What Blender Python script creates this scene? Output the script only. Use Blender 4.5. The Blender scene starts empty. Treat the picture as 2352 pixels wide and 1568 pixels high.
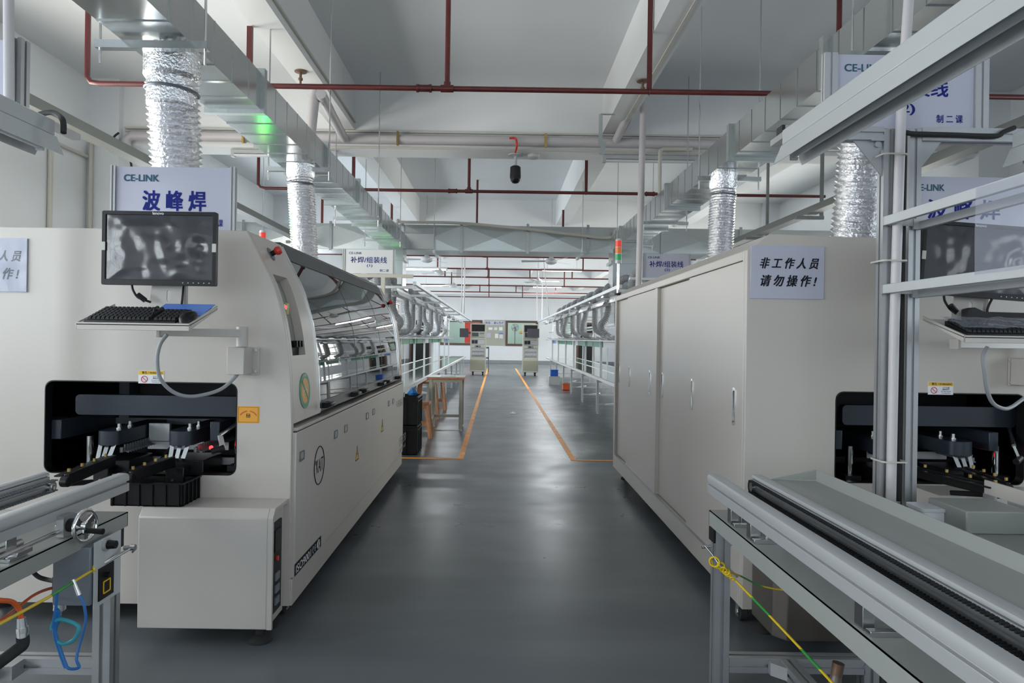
import bpy, bmesh, math, random
from mathutils import Vector, Matrix, noise
from mathutils.geometry import tessellate_polygon

random.seed(7)
C = bpy.context.scene.collection
R = math.radians

# ------------------------------------------------------------------ camera
F = 1568.0                     # focal length in pixels of the 2352 px frame
VX, VY = 1145.0, 778.0         # vanishing point of the aisle
ROLL = 0.015
EYE = 1.25
cam_d = bpy.data.cameras.new('camera')
cam = bpy.data.objects.new('camera', cam_d)
C.objects.link(cam)
cam.matrix_world = Matrix.Translation((0, 0, EYE)) @ Matrix.Rotation(R(90), 4, 'X') @ Matrix.Rotation(ROLL, 4, 'Z')
cam_d.sensor_width = 36
cam_d.lens = F / 2352 * 36
cam_d.shift_x = (1176 - VX) / 2352
cam_d.shift_y = -(784 - VY) / 2352
cam_d.clip_start = 0.05
cam_d.clip_end = 200
bpy.context.scene.camera = cam


def P(px, py, Y):
    """point at depth Y that the photograph shows at (px, py)"""
    u, v = (px - VX) * Y / F, (py - VY) * Y / F
    return Vector((u + v * ROLL, Y, EYE + u * ROLL - v))


def PX(px, py, X):
    """point on the plane x = X"""
    u, v = px - VX, py - VY
    Y = X * F / (u + v * ROLL)
    return P(px, py, Y)


def PZ(px, py, Z):
    u, v = px - VX, py - VY
    Y = (Z - EYE) * F / (u * ROLL - v)
    return P(px, py, Y)


# ------------------------------------------------------------------ world, lights, exposure
sc = bpy.context.scene
sc.view_settings.view_transform = 'Standard'
sc.view_settings.look = 'None'
sc.view_settings.gamma = 1
sc.view_settings.use_curve_mapping = False
sc.view_settings.exposure = 0.22
w = bpy.data.worlds.new('world')
sc.world = w
w.use_nodes = True
w.node_tree.nodes['Background'].inputs[0].default_value = (0.75, 0.85, 1.0, 1)
w.node_tree.nodes['Background'].inputs[1].default_value = 1.2


def area(name, loc, rot, sx, sy, power, col=(1, 1, 1), spread=180):
    d = bpy.data.lights.new(name, 'AREA')
    d.shape = 'RECTANGLE'
    d.size, d.size_y = sx, sy
    d.energy = power
    d.color = col
    d.spread = R(spread)
    o = bpy.data.objects.new(name, d)
    o.location = loc
    o.rotation_euler = rot
    C.objects.link(o)
    return o


XL, XR, YN, YF, ZC = -4.8, 5.9, -3.6, 35.0, 4.2
WIN_L = [(-3.0, -0.3), (0.4, 3.3), (3.7, 6.5), (9.0, 13.9), (15.2, 20.4), (21.8, 26.8), (28.3, 33.3)]
WIN_R = [(-3.0, 0.2), (1.0, 4.2), (9.2, 13.6), (16.0, 20.2), (22.2, 26.6), (28.6, 33.0)]
WZ = (0.95, 2.85)
for i, (a, b) in enumerate(WIN_L):
    area('daylight', (XL - 0.265, (a + b) / 2, 1.9), (0, R(-90), 0), 1.98, b - a + 0.08,
         (270 if b < 7 and a > 3 else 190 if b < 7 else 250), ((1.0, 0.91, 0.82) if b < 7 and a > 3 else (0.90, 0.94, 1.0)))
for i, (a, b) in enumerate(WIN_R):
    area('daylight', (XR + 0.265, (a + b) / 2, 1.9), (0, R(90), 0), 1.98, b - a + 0.08,
         (55 if b < 7 else 220), ((0.9, 0.95, 1.0) if b < 7 else (1.0, 0.95, 0.88)))
area('daylight', (0.6, YN - 0.265, 1.75), (R(90), 0, 0), 6.0, 2.2, 55, (0.88, 0.95, 1.0))  # soft front light added behind the camera, shining through the unseen window


# ------------------------------------------------------------------ mesh builder
ORG = {}


def base_of(o):
    return ORG.get(o.name, Vector((0, 0, 0)))


def frame(d, up=Vector((0, 0, 1))):
    d = d.normalized()
    if abs(d.dot(up)) > 0.99:
        up = Vector((0, 1, 0))
    x = d.cross(up).normalized()
    y = x.cross(d).normalized()
    return x, y, d


class MB:
    def __init__(s):
        s.v, s.f = [], []

    def add(s, vs, fs):
        n = len(s.v)
        s.v += [Vector(p) for p in vs]
        s.f += [[i + n for i in f] for f in fs]
        return s

    def box(s, x0, x1, y0, y1, z0, z1):
        vs = [(x, y, z) for z in (z0, z1) for y in (y0, y1) for x in (x0, x1)]
        return s.add(vs, [(0, 2, 3, 1), (4, 5, 7, 6), (0, 1, 5, 4), (2, 6, 7, 3), (0, 4, 6, 2), (1, 3, 7, 5)])

    def cbox(s, c, d):
        c = Vector(c)
        return s.box(c.x - d[0] / 2, c.x + d[0] / 2, c.y - d[1] / 2, c.y + d[1] / 2, c.z - d[2] / 2, c.z + d[2] / 2)

    def quad(s, a, b, c, d):
        return s.add([a, b, c, d], [(0, 1, 2, 3)])

    def bar(s, p0, p1, poly, up=Vector((0, 0, 1)), roll=0):
        """extrude a 2D polygon from p0 to p1"""
        p0, p1 = Vector(p0), Vector(p1)
        x, y, d = frame(p1 - p0, up)
        n = len(poly)
        vs = [p0 + x * a + y * b for a, b in poly] + [p1 + x * a + y * b for a, b in poly]
        fs = [(i, (i + 1) % n, n + (i + 1) % n, n + i) for i in range(n)]
        tris = tessellate_polygon([[Vector((a, b, 0)) for a, b in poly]])
        fs += [tuple(t) for t in tris] + [tuple(n + i for i in reversed(t)) for t in tris]
        return s.add(vs, fs)

    def rod(s, p0, p1, w, h=None, up=Vector((0, 0, 1))):
        h = h or w
        return s.bar(p0, p1, [(-w / 2, -h / 2), (w / 2, -h / 2), (w / 2, h / 2), (-w / 2, h / 2)], up)

    def cyl(s, p0, p1, r, r2=None, seg=14):
        p0, p1 = Vector(p0), Vector(p1)
        r2 = r if r2 is None else r2
        x, y, d = frame(p1 - p0)
        vs = []
        for p, q in ((p0, r), (p1, r2)):
            vs += [p + x * q * math.cos(6.28318 * i / seg) + y * q * math.sin(6.28318 * i / seg) for i in range(seg)]
        fs = [(i, (i + 1) % seg, seg + (i + 1) % seg, seg + i) for i in range(seg)]
        fs += [tuple(reversed(range(seg))), tuple(range(seg, 2 * seg))]
        return s.add(vs, fs)

    def sweep(s, pts, rad, seg=12, cap=True):
        pts = [Vector(p) for p in pts]
        n = len(pts)
        if not hasattr(rad, '__len__'):
            rad = [rad] * n
        x = None
        vs = []
        for i, p in enumerate(pts):
            d = (pts[min(i + 1, n - 1)] - pts[max(i - 1, 0)])
            if d.length < 1e-9:
                d = Vector((0, 0, 1))
            d.normalize()
            if x is None:
                x, y, _ = frame(d)
            else:
                x = (x - d * x.dot(d))
                if x.length < 1e-6:
                    x = frame(d)[0]
                x.normalize()
            y = d.cross(x)
            for k in range(seg):
                a = 6.283185 * k / seg
                vs.append(p + (x * math.cos(a) + y * math.sin(a)) * rad[i])
        fs = []
        for i in range(n - 1):
            for k in range(seg):
                a, b = i * seg + k, i * seg + (k + 1) % seg
                fs.append((a, b, b + seg, a + seg))
        if cap:
            fs.append(tuple(reversed(range(seg))))
            fs.append(tuple(range((n - 1) * seg, n * seg)))
        return s.add(vs, fs)

    def lathe(s, c, prof, axis=(0, 0, 1), seg=20):
        """profile [(r, h)] around axis from c"""
        c = Vector(c)
        x, y, d = frame(Vector(axis))
        vs = []
        for r, h in prof:
            for k in range(seg):
                a = 6.283185 * k / seg
                vs.append(c + d * h + (x * math.cos(a) + y * math.sin(a)) * max(r, 1e-4))
        fs = []
        for i in range(len(prof) - 1):
            for k in range(seg):
                a, b = i * seg + k, i * seg + (k + 1) % seg
                fs.append((a, b, b + seg, a + seg))
        fs.append(tuple(reversed(range(seg))))
        fs.append(tuple(range((len(prof) - 1) * seg, len(prof) * seg)))
        return s.add(vs, fs)

    def torus(s, c, axis, R0, r, seg=28, sub=8, a0=0, a1=6.283185):
        x, y, d = frame(Vector(axis))
        c = Vector(c)
        full = abs(a1 - a0 - 6.283185) < 1e-3
        n = seg if full else seg + 1
        vs = []
        for i in range(n):
            a = a0 + (a1 - a0) * i / seg
            e = x * math.cos(a) + y * math.sin(a)
            for k in range(sub):
                b = 6.283185 * k / sub
                vs.append(c + e * (R0 + r * math.cos(b)) + d * r * math.sin(b))
        fs = []
        for i in range(seg):
            j = (i + 1) % n
            for k in range(sub):
                l = (k + 1) % sub
                fs.append((i * sub + k, j * sub + k, j * sub + l, i * sub + l))
        return s.add(vs, fs)

    def plate(s, outer, holes, axis, a, b):
        """outline (and holes) extruded along an axis; 2D coords are the other two axes in xyz order"""
        loops = [outer] + list(holes)
        tris = tessellate_polygon([[Vector((p[0], p[1], 0)) for p in l] for l in loops])
        flat = [p for l in loops for p in l]

        def m(p, t):
            return {'x': (t, p[0], p[1]), 'y': (p[0], t, p[1]), 'z': (p[0], p[1], t)}[axis]
        n = len(flat)
        vs = [m(p, a) for p in flat] + [m(p, b) for p in flat]
        fs = [tuple(t) for t in tris] + [tuple(n + i for i in reversed(t)) for t in tris]
        k = 0
        for l in loops:
            L = len(l)
            for i in range(L):
                fs.append((k + i, k + (i + 1) % L, n + k + (i + 1) % L, n + k + i))
            k += L
        return s.add(vs, fs)

    def ribbon(s, poly, a, b):
        """curved band (outer points then inner points reversed, xz) between y = a and y = b"""
        n = len(poly) // 2
        o, i = poly[:n], poly[n:][::-1]
        vs = [(p[0], y, p[1]) for y in (a, b) for l in (o, i) for p in l]
        fs = []
        for k in range(n - 1):
            fs += [(k, k + 1, n + k + 1, n + k), (2 * n + k, 2 * n + k + 1, 3 * n + k + 1, 3 * n + k),
                   (k, k + 1, 2 * n + k + 1, 2 * n + k), (n + k, n + k + 1, 3 * n + k + 1, 3 * n + k)]
        for k in (0, n - 1):
            fs.append((k, n + k, 3 * n + k, 2 * n + k))
        return s.add(vs, fs)

    def build(s, name, mat, parent=None, smooth=True, bevel=0, angle=35, org=None, solid=True):
        me = bpy.data.meshes.new(name)
        if parent is not None:
            o0 = base_of(parent)
        elif org is not None:
            o0 = Vector(org)
        else:
            xs = [v.x for v in s.v]; ys = [v.y for v in s.v]; zs = [v.z for v in s.v]
            o0 = Vector(((min(xs) + max(xs)) / 2, (min(ys) + max(ys)) / 2, min(zs)))
        me.from_pydata([v - o0 for v in s.v], [], s.f)
        bm = bmesh.new()
        bm.from_mesh(me)
        bmesh.ops.dissolve_degenerate(bm, dist=1e-6, edges=bm.edges)
        if solid:
            bmesh.ops.recalc_face_normals(bm, faces=bm.faces)
        bm.to_mesh(me)
        bm.free()
        me.update()
        if smooth:
            me.polygons.foreach_set('use_smooth', [True] * len(me.polygons))
            me.set_sharp_from_angle(angle=R(angle))
        me.materials.append(M[mat] if isinstance(mat, str) else mat)
        o = bpy.data.objects.new(name, me)
        C.objects.link(o)
        if parent is not None:
            o.parent = parent
        else:
            o.location = o0
        ORG[o.name] = o0
        if bevel:
            b = o.modifiers.new('bevel', 'BEVEL')
            b.width = bevel
            b.segments = 2
            b.limit_method = 'ANGLE'
            b.angle_limit = R(40)
        return o


def thing(name, label, cat, loc, group=None, kind=None):
    o = bpy.data.objects.new(name, None)
    o.empty_display_size = 0.05
    o.location = loc
    C.objects.link(o)
    ORG[o.name] = Vector(loc)
    return tag(o, label, cat, group, kind)


def tag(o, label=None, cat=None, group=None, kind=None):
    if label: o['label'] = label
    if cat: o['category'] = cat
    if group: o['group'] = group
    if kind: o['kind'] = kind
    return o


def kids(o):
    return list(o.children)


def dup(root, loc, label=None, rotz=None, group=None):
    r = root.copy()
    C.objects.link(r)
    r.location = loc
    if rotz is not None: r.rotation_euler = (0, 0, rotz)
    if label: r['label'] = label
    if group: r['group'] = group
    for ch in kids(root):
        c = ch.copy()
        C.objects.link(c)
        c.parent = r
        for g in kids(ch):
            d = g.copy()
            C.objects.link(d)
            d.parent = c
    return r


def struct(o):
    o['kind'] = 'structure'
    return o


def rrect(x0, x1, z0, z1, r, n=6):
    out = []
    for cx, cz, a0 in ((x1 - r, z0 + r, -90), (x1 - r, z1 - r, 0), (x0 + r, z1 - r, 90), (x0 + r, z0 + r, 180)):
        for i in range(n + 1):
            a = R(a0 + 90 * i / n)
            out.append((cx + r * math.cos(a), cz + r * math.sin(a)))
    return out


def alu(w, h=None, g=0.010, d=0.008):
    """slotted aluminium profile cross-section"""
    h = h or w
    a, b = w / 2, h / 2
    g /= 2
    return [(-a, -b), (-g, -b), (-g, -b + d), (g, -b + d), (g, -b), (a, -b),
            (a, -g), (a - d, -g), (a - d, g), (a, g), (a, b),
            (g, b), (g, b - d), (-g, b - d), (-g, b), (-a, b),
            (-a, g), (-a + d, g), (-a + d, -g), (-a, -g)]


def catmull(pts, n=8):
    pts = [Vector(p) for p in pts]
    out = []
    for i in range(len(pts) - 1):
        p0, p1, p2, p3 = pts[max(i - 1, 0)], pts[i], pts[i + 1], pts[min(i + 2, len(pts) - 1)]
        for k in range(n):
            t = k / n
            out.append(0.5 * ((2 * p1) + (p2 - p0) * t + (2 * p0 - 5 * p1 + 4 * p2 - p3) * t * t + (3 * p1 - p0 - 3 * p2 + p3) * t ** 3))
    out.append(pts[-1])
    return out


def text(name, body, mat, parent, o, ux, uy, w=None, h=None, bold=0.0, shear=0.0, center=True):
    """lettering laid on a surface: o centre, ux/uy directions, w overall width (or h height)"""
    cu = bpy.data.curves.new('t', 'FONT')
    cu.body = body
    cu.size = 1
    cu.shear = shear
    cu.align_x = 'CENTER'
    cu.resolution_u = 3
    ob = bpy.data.objects.new('t', cu)
    C.objects.link(ob)
    dg = bpy.context.evaluated_depsgraph_get()
    me = bpy.data.meshes.new_from_object(ob.evaluated_get(dg))
    bpy.data.objects.remove(ob)
    xs = [v.co.x for v in me.vertices]
    ys = [v.co.y for v in me.vertices]
    cx, cy = (min(xs) + max(xs)) / 2, (min(ys) + max(ys)) / 2
    sx = w / (max(xs) - min(xs)) if w else h / (max(ys) - min(ys))
    sy = h / (max(ys) - min(ys)) if h else sx
    ux, uy, o = Vector(ux).normalized(), Vector(uy).normalized(), Vector(o)
    fs = [tuple(p.vertices) for p in me.polygons]
    mb = MB()
    n = ux.cross(uy)
    e = bold * 0.7
    offs = [(0, 0)] if bold <= 0 else [(-e, -e * .6), (e, -e * .6), (e, e * .6), (-e, e * .6), (0, 0)]
    for k, (ox, oy) in enumerate(offs):
        mb.add([o + n * (0.00004 * k) + ux * (v.co.x - cx + ox) * sx + uy * (v.co.y - cy + oy) * sy for v in me.vertices], fs)
    bpy.data.meshes.remove(me)
    ob = mb.build(name, mat, parent, smooth=False, solid=False)
    return ob


# ------------------------------------------------------------------ materials
M = {}


def mat(name, col, rough=0.5, metal=0.0, spec=0.5, emit=None, estr=0, alpha=1, bump=None, var=None, coat=0, trans=0):
    m = bpy.data.materials.new(name)
    m.use_nodes = True
    nt = m.node_tree
    b = nt.nodes['Principled BSDF']
    b.inputs['Base Color'].default_value = (*col, 1)
    b.inputs['Roughness'].default_value = rough
    b.inputs['Metallic'].default_value = metal
    b.inputs['Specular IOR Level'].default_value = spec
    b.inputs['Coat Weight'].default_value = coat
    b.inputs['Alpha'].default_value = alpha
    b.inputs['Coat Roughness'].default_value = 0.28 if name.startswith('cream') else 0.05
    b.inputs['Transmission Weight'].default_value = trans
    if emit:
        b.inputs['Emission Color'].default_value = (*emit, 1)
        b.inputs['Emission Strength'].default_value = estr
    tc = nt.nodes.new('ShaderNodeTexCoord')
    if var:
        scale, amt = var[0], var[1]
        n = nt.nodes.new('ShaderNodeTexNoise')
        n.inputs['Scale'].default_value = scale
        n.inputs['Detail'].default_value = 5
        nt.links.new(tc.outputs['Object'], n.inputs['Vector'])
        r = nt.nodes.new('ShaderNodeMapRange')
        r.inputs['From Min'].default_value = 0.3
        r.inputs['From Max'].default_value = 0.7
        r.inputs['To Min'].default_value = 1 - amt
        r.inputs['To Max'].default_value = 1 + amt
        nt.links.new(n.outputs['Fac'], r.inputs['Value'])
        mx = nt.nodes.new('ShaderNodeVectorMath')
        mx.operation = 'SCALE'
        mx.inputs[0].default_value = col
        nt.links.new(r.outputs[0], mx.inputs['Scale'])
        nt.links.new(mx.outputs[0], b.inputs['Base Color'])
    if bump:
        n = nt.nodes.new('ShaderNodeTexNoise')
        n.inputs['Scale'].default_value = bump[0]
        n.inputs['Detail'].default_value = 4
        nt.links.new(tc.outputs['Object'], n.inputs['Vector'])
        bp = nt.nodes.new('ShaderNodeBump')
        bp.inputs['Strength'].default_value = bump[1]
        bp.inputs['Distance'].default_value = bump[2] if len(bump) > 2 else 0.01
        nt.links.new(n.outputs['Fac'], bp.inputs['Height'])
        nt.links.new(bp.outputs[0], b.inputs['Normal'])
    M[name] = m
    return m


def glass(name, tint, gloss_r=0.02, ior=1.45, opac=0.0, body=(0.02, 0.025, 0.025), refl=1.0):
    """pane: clear or tinted see-through with a mirror film; opac mixes in a body colour"""
    m = bpy.data.materials.new(name)
    m.use_nodes = True
    nt = m.node_tree
    for n in list(nt.nodes):
        if n.type != 'OUTPUT_MATERIAL':
            nt.nodes.remove(n)
    out = [n for n in nt.nodes if n.type == 'OUTPUT_MATERIAL'][0]
    tr = nt.nodes.new('ShaderNodeBsdfTransparent')
    tr.inputs[0].default_value = (*tint, 1)
    gl = nt.nodes.new('ShaderNodeBsdfGlossy')
    gl.inputs['Roughness'].default_value = gloss_r
    gl.inputs['Color'].default_value = (refl, refl, refl, 1)
    fr = nt.nodes.new('ShaderNodeFresnel')
    fr.inputs['IOR'].default_value = ior
    df = nt.nodes.new('ShaderNodeBsdfDiffuse')
    df.inputs[0].default_value = (*body, 1)
    m1 = nt.nodes.new('ShaderNodeMixShader')
    m1.inputs[0].default_value = opac
    nt.links.new(tr.outputs[0], m1.inputs[1])
    nt.links.new(df.outputs[0], m1.inputs[2])
    m2 = nt.nodes.new('ShaderNodeMixShader')
    ge = nt.nodes.new('ShaderNodeNewGeometry')
    inv = nt.nodes.new('ShaderNodeMath')
    inv.operation = 'SUBTRACT'
    inv.inputs[0].default_value = 1.0
    nt.links.new(ge.outputs['Backfacing'], inv.inputs[1])
    mu = nt.nodes.new('ShaderNodeMath')
    mu.operation = 'MULTIPLY'
    nt.links.new(fr.outputs[0], mu.inputs[0])
    nt.links.new(inv.outputs[0], mu.inputs[1])
    nt.links.new(mu.outputs[0], m2.inputs[0])
    nt.links.new(m1.outputs[0], m2.inputs[1])
    nt.links.new(gl.outputs[0], m2.inputs[2])
    nt.links.new(m2.outputs[0], out.inputs[0])
    M[name] = m
    return m


mat('wall_paint', (0.68, 0.70, 0.72), 0.75, bump=(60, 0.05, 0.002), var=(0.7, 0.05))
mat('ceiling_paint', (0.66, 0.68, 0.70), 0.85, var=(0.4, 0.05))
mat('beam_paint', (0.70, 0.705, 0.71), 0.8, var=(0.6, 0.05))
mat('baseboard_grey', (0.22, 0.24, 0.26), 0.5)
mat('cream_paint', (0.50, 0.455, 0.412), 0.36, coat=0.25, bump=(300, 0.02, 0.001))
mat('cream_satin', (0.49, 0.452, 0.415), 0.40)
mat('white_paint', (0.50, 0.51, 0.52), 0.45)
mat('light_grey_sheet', (0.30, 0.31, 0.29), 0.38, metal=0.1)
mat('alum', (0.42, 0.425, 0.435), 0.40, metal=0.75, var=(6, 0.06))
mat('alum_line', (0.62, 0.63, 0.64), 0.36, metal=0.55)
mat('alum_pale', (0.43, 0.435, 0.445), 0.42, metal=0.35)
mat('steel', (0.6, 0.6, 0.6), 0.25, metal=1.0)
mat('chrome', (0.8, 0.8, 0.8), 0.1, metal=1.0)
mat('black_plastic', (0.006, 0.006, 0.007), 0.38, spec=0.3)
mat('black_matt', (0.01, 0.01, 0.011), 0.7)
mat('charcoal', (0.018, 0.019, 0.021), 0.5, spec=0.3)
mat('black_rubber', (0.02, 0.02, 0.02), 0.8)
mat('dark_frame', (0.042, 0.044, 0.05), 0.4)
mat('slate_enamel', (0.020, 0.027, 0.038), 0.35, spec=0.4)
mat('inner_dark', (0.008, 0.008, 0.009), 0.5, spec=0.3)
mat('red_paint', (0.10, 0.015, 0.014), 0.38, var=(9, 0.2))
mat('red_plastic', (0.65, 0.03, 0.02), 0.35)
mat('red_lens', (0.6, 0.03, 0.02), 0.3, emit=(1, 0.06, 0.03), estr=0.3)
mat('orange_lens', (0.75, 0.18, 0.02), 0.3, emit=(1, 0.25, 0.03), estr=0.08)
mat('green_lens', (0.02, 0.35, 0.12), 0.3, emit=(0.02, 0.7, 0.2), estr=0.05)
mat('green_lens_lit', (0.02, 0.5, 0.12), 0.3, emit=(0.02, 1.0, 0.12), estr=35)
mat('red_led', (1, 0.02, 0.02), 0.3, emit=(1, 0.02, 0.02), estr=6)
mat('orange_tape', (0.80, 0.31, 0.045), 0.5, var=(7, 0.25))
mat('pale_yellow', (0.5, 0.5, 0.2), 0.4)
mat('yellow_sticker', (0.75, 0.45, 0.02), 0.4)
mat('orange_sticker', (0.72, 0.33, 0.03), 0.4)
mat('green_sticker', (0.04, 0.25, 0.13), 0.4)
mat('white_print', (0.75, 0.75, 0.78), 0.4)
mat('blue_print', (0.008, 0.016, 0.17), 0.7, spec=0.2)
mat('teal_print', (0.035, 0.10, 0.15), 0.7, spec=0.2)
mat('ink', (0.012, 0.012, 0.018), 0.7, spec=0.2)
mat('grey_print', (0.14, 0.14, 0.14), 0.5)
mat('red_print', (0.6, 0.05, 0.04), 0.5)
mat('sign_board', (0.45, 0.45, 0.54), 0.28, coat=0.3)
mat('sign_white', (0.62, 0.63, 0.66), 0.35)
mat('green_board', (0.03, 0.22, 0.12), 0.4)
mat('blue_board', (0.08, 0.2, 0.6), 0.4)
mat('grey_hose', (0.30, 0.305, 0.32), 0.5)
mat('pvc', (0.50, 0.47, 0.48), 0.4)
mat('pvc_cream', (0.50, 0.48, 0.43), 0.5)
mat('wood', (0.45, 0.20, 0.09), 0.5, var=(12, 0.25))
mat('brown_frame', (0.09, 0.045, 0.03), 0.5)
mat('olive_paint', (0.26, 0.255, 0.19), 0.45)
mat('olive_light', (0.36, 0.36, 0.30), 0.45)
mat('paper', (0.72, 0.72, 0.70), 0.6)
mat('pale_green_wall', (0.36, 0.46, 0.41), 0.7)
mat('blue_plastic', (0.02, 0.12, 0.55), 0.35)
mat('blue_cord', (0.01, 0.14, 0.42), 0.4)
mat('teal_cord', (0.03, 0.30, 0.38), 0.4)
mat('orange_hose', (0.72, 0.12, 0.02), 0.35)
mat('grey_blue_box', (0.17, 0.19, 0.215), 0.35)
mat('brass', (0.55, 0.38, 0.14), 0.3, metal=1)
mat('rust_brass', (0.20, 0.12, 0.08), 0.45, metal=0.6)
mat('brown_steel', (0.14, 0.12, 0.105), 0.35, metal=0.5)
mat('tube_lit', (1, 1, 1), 0.3, emit=(0.93, 0.97, 1.0), estr=9)
mat('tube_off', (0.62, 0.64, 0.66), 0.25)
mat('lamp_white', (0.42, 0.435, 0.44), 0.22, coat=0.3)
mat('skin_film', (0.6, 0.62, 0.66), 0.15, alpha=0.35)
mat('bench_green', (0.15, 0.24, 0.20), 0.06, spec=0.8, coat=0.6)
mat('grey_lcd', (0.05, 0.06, 0.06), 0.2)
mat('mesh_grey', (0.16, 0.17, 0.19), 0.4, metal=0.4)
glass('window_glass', (0.95, 0.97, 0.96), ior=1.3)
glass('hood_glass', (0.22, 0.28, 0.27), 0.012, 1.85, 0.30, (0.025, 0.04, 0.04), refl=0.98)
glass('clear_film', (0.92, 0.93, 0.95), 0.14, 1.25, 0.28, (0.55, 0.57, 0.66))  # pale body colour: milky film, with glare put into it


def floor_mat():
    m = mat('floor_epoxy', (0.12, 0.13, 0.14), 0.3)
    nt = m.node_tree
    b = nt.nodes['Principled BSDF']
    tc = [n for n in nt.nodes if n.type == 'TEX_COORD'][0]
    mp = nt.nodes.new('ShaderNodeMapping')
    mp.inputs['Scale'].default_value = (0.5, 2.2, 1)  # streaks across the aisle: uneven epoxy tone, also standing in for window light
    nt.links.new(tc.outputs['Object'], mp.inputs[0])
    n1 = nt.nodes.new('ShaderNodeTexNoise'); n1.inputs['Scale'].default_value = 1.6; n1.inputs['Detail'].default_value = 8
    nt.links.new(mp.outputs[0], n1.inputs['Vector'])
    cr = nt.nodes.new('ShaderNodeValToRGB')
    cr.color_ramp.elements[0].position = 0.30
    cr.color_ramp.elements[0].color = (0.078, 0.088, 0.098, 1)
    cr.color_ramp.elements[1].position = 0.72
    cr.color_ramp.elements[1].color = (0.128, 0.139, 0.149, 1)
    nt.links.new(n1.outputs['Fac'], cr.inputs[0])
    nt.links.new(cr.outputs[0], b.inputs['Base Color'])
    n2 = nt.nodes.new('ShaderNodeTexNoise'); n2.inputs['Scale'].default_value = 3.0; n2.inputs['Detail'].default_value = 6
    nt.links.new(tc.outputs['Object'], n2.inputs['Vector'])
    r = nt.nodes.new('ShaderNodeMapRange')
    r.inputs['To Min'].default_value = 0.20; r.inputs['To Max'].default_value = 0.44
    nt.links.new(n2.outputs['Fac'], r.inputs['Value'])
    nt.links.new(r.outputs[0], b.inputs['Roughness'])
    bp = nt.nodes.new('ShaderNodeBump'); bp.inputs['Strength'].default_value = 0.05; bp.inputs['Distance'].default_value = 0.01
    n3 = nt.nodes.new('ShaderNodeTexNoise'); n3.inputs['Scale'].default_value = 1.1
    nt.links.new(mp.outputs[0], n3.inputs['Vector'])
    nt.links.new(n3.outputs['Fac'], bp.inputs['Height'])
    nt.links.new(bp.outputs[0], b.inputs['Normal'])


floor_mat()


def galv(name, col, rough, bumpy=0.12, scale=2.2, vs=55, metal=0.95, bdist=0.05, span=0.03):
    m = mat(name, col, rough, metal=metal)
    nt = m.node_tree
    b = nt.nodes['Principled BSDF']
    tc = [n for n in nt.nodes if n.type == 'TEX_COORD'][0]
    vo = nt.nodes.new('ShaderNodeTexVoronoi'); vo.inputs['Scale'].default_value = vs
    nt.links.new(tc.outputs['Object'], vo.inputs['Vector'])
    sp = nt.nodes.new('ShaderNodeSeparateColor')
    nt.links.new(vo.outputs['Color'], sp.inputs[0])
    r = nt.nodes.new('ShaderNodeMapRange')
    r.inputs['To Min'].default_value = rough - span; r.inputs['To Max'].default_value = rough + span
    nt.links.new(sp.outputs[0], r.inputs['Value'])
    nt.links.new(r.outputs[0], b.inputs['Roughness'])
    r2 = nt.nodes.new('ShaderNodeMapRange')
    r2.inputs['To Min'].default_value = 1 - span; r2.inputs['To Max'].default_value = 1 + span
    nt.links.new(sp.outputs[1], r2.inputs['Value'])
    mx = nt.nodes.new('ShaderNodeVectorMath'); mx.operation = 'SCALE'; mx.inputs[0].default_value = col
    nt.links.new(r2.outputs[0], mx.inputs['Scale'])
    nt.links.new(mx.outputs[0], b.inputs['Base Color'])
    n = nt.nodes.new('ShaderNodeTexNoise'); n.inputs['Scale'].default_value = scale; n.inputs['Detail'].default_value = 2
    nt.links.new(tc.outputs['Object'], n.inputs['Vector'])
    bp = nt.nodes.new('ShaderNodeBump'); bp.inputs['Strength'].default_value = bumpy; bp.inputs['Distance'].default_value = bdist
    nt.links.new(n.outputs['Fac'], bp.inputs['Height'])
    nt.links.new(bp.outputs[0], b.inputs['Normal'])


galv('galvanised', (0.56, 0.58, 0.575), 0.19, 0.35, 1.3, 80, bdist=0.02, span=0.01, metal=0.97)
galv('galvanised_dull', (0.46, 0.49, 0.49), 0.32, 0.15, vs=80, metal=0.8, bdist=0.01)
galv('foil', (0.80, 0.80, 0.82), 0.30, 0.6, 75, 90, bdist=0.010, metal=0.95)
mat('tray_steel', (0.22, 0.23, 0.22), 0.5, metal=0.5)
galv('plastic_wrap', (0.045, 0.043, 0.05), 0.17, 0.15, 5, 1.0, metal=0.0, bdist=0.01)
M['plastic_wrap'].node_tree.nodes['Principled BSDF'].inputs['Coat Weight'].default_value = 0.2


def stripes():
    m = mat('earth_wire', (0.7, 0.5, 0.02), 0.4)
    nt = m.node_tree
    b = nt.nodes['Principled BSDF']
    tc = [n for n in nt.nodes if n.type == 'TEX_COORD'][0]
    w_ = nt.nodes.new('ShaderNodeTexWave'); w_.inputs['Scale'].default_value = 2.2; w_.bands_direction = 'DIAGONAL'
    nt.links.new(tc.outputs['Object'], w_.inputs['Vector'])
    cr = nt.nodes.new('ShaderNodeValToRGB')
    cr.color_ramp.interpolation = 'CONSTANT'
    cr.color_ramp.elements[0].color = (0.72, 0.50, 0.02, 1)
    cr.color_ramp.elements[1].position = 0.72
    cr.color_ramp.elements[1].color = (0.03, 0.32, 0.05, 1)
    nt.links.new(w_.outputs['Fac'], cr.inputs[0])
    nt.links.new(cr.outputs[0], b.inputs['Base Color'])


stripes()
NTH = ['nearest', 'second nearest', 'third nearest', 'fourth nearest', 'fifth nearest', 'sixth nearest', 'seventh nearest',
       'eighth nearest', 'ninth nearest', 'tenth nearest', 'eleventh nearest', 'twelfth nearest', 'thirteenth nearest',
       'fourteenth nearest']
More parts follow.
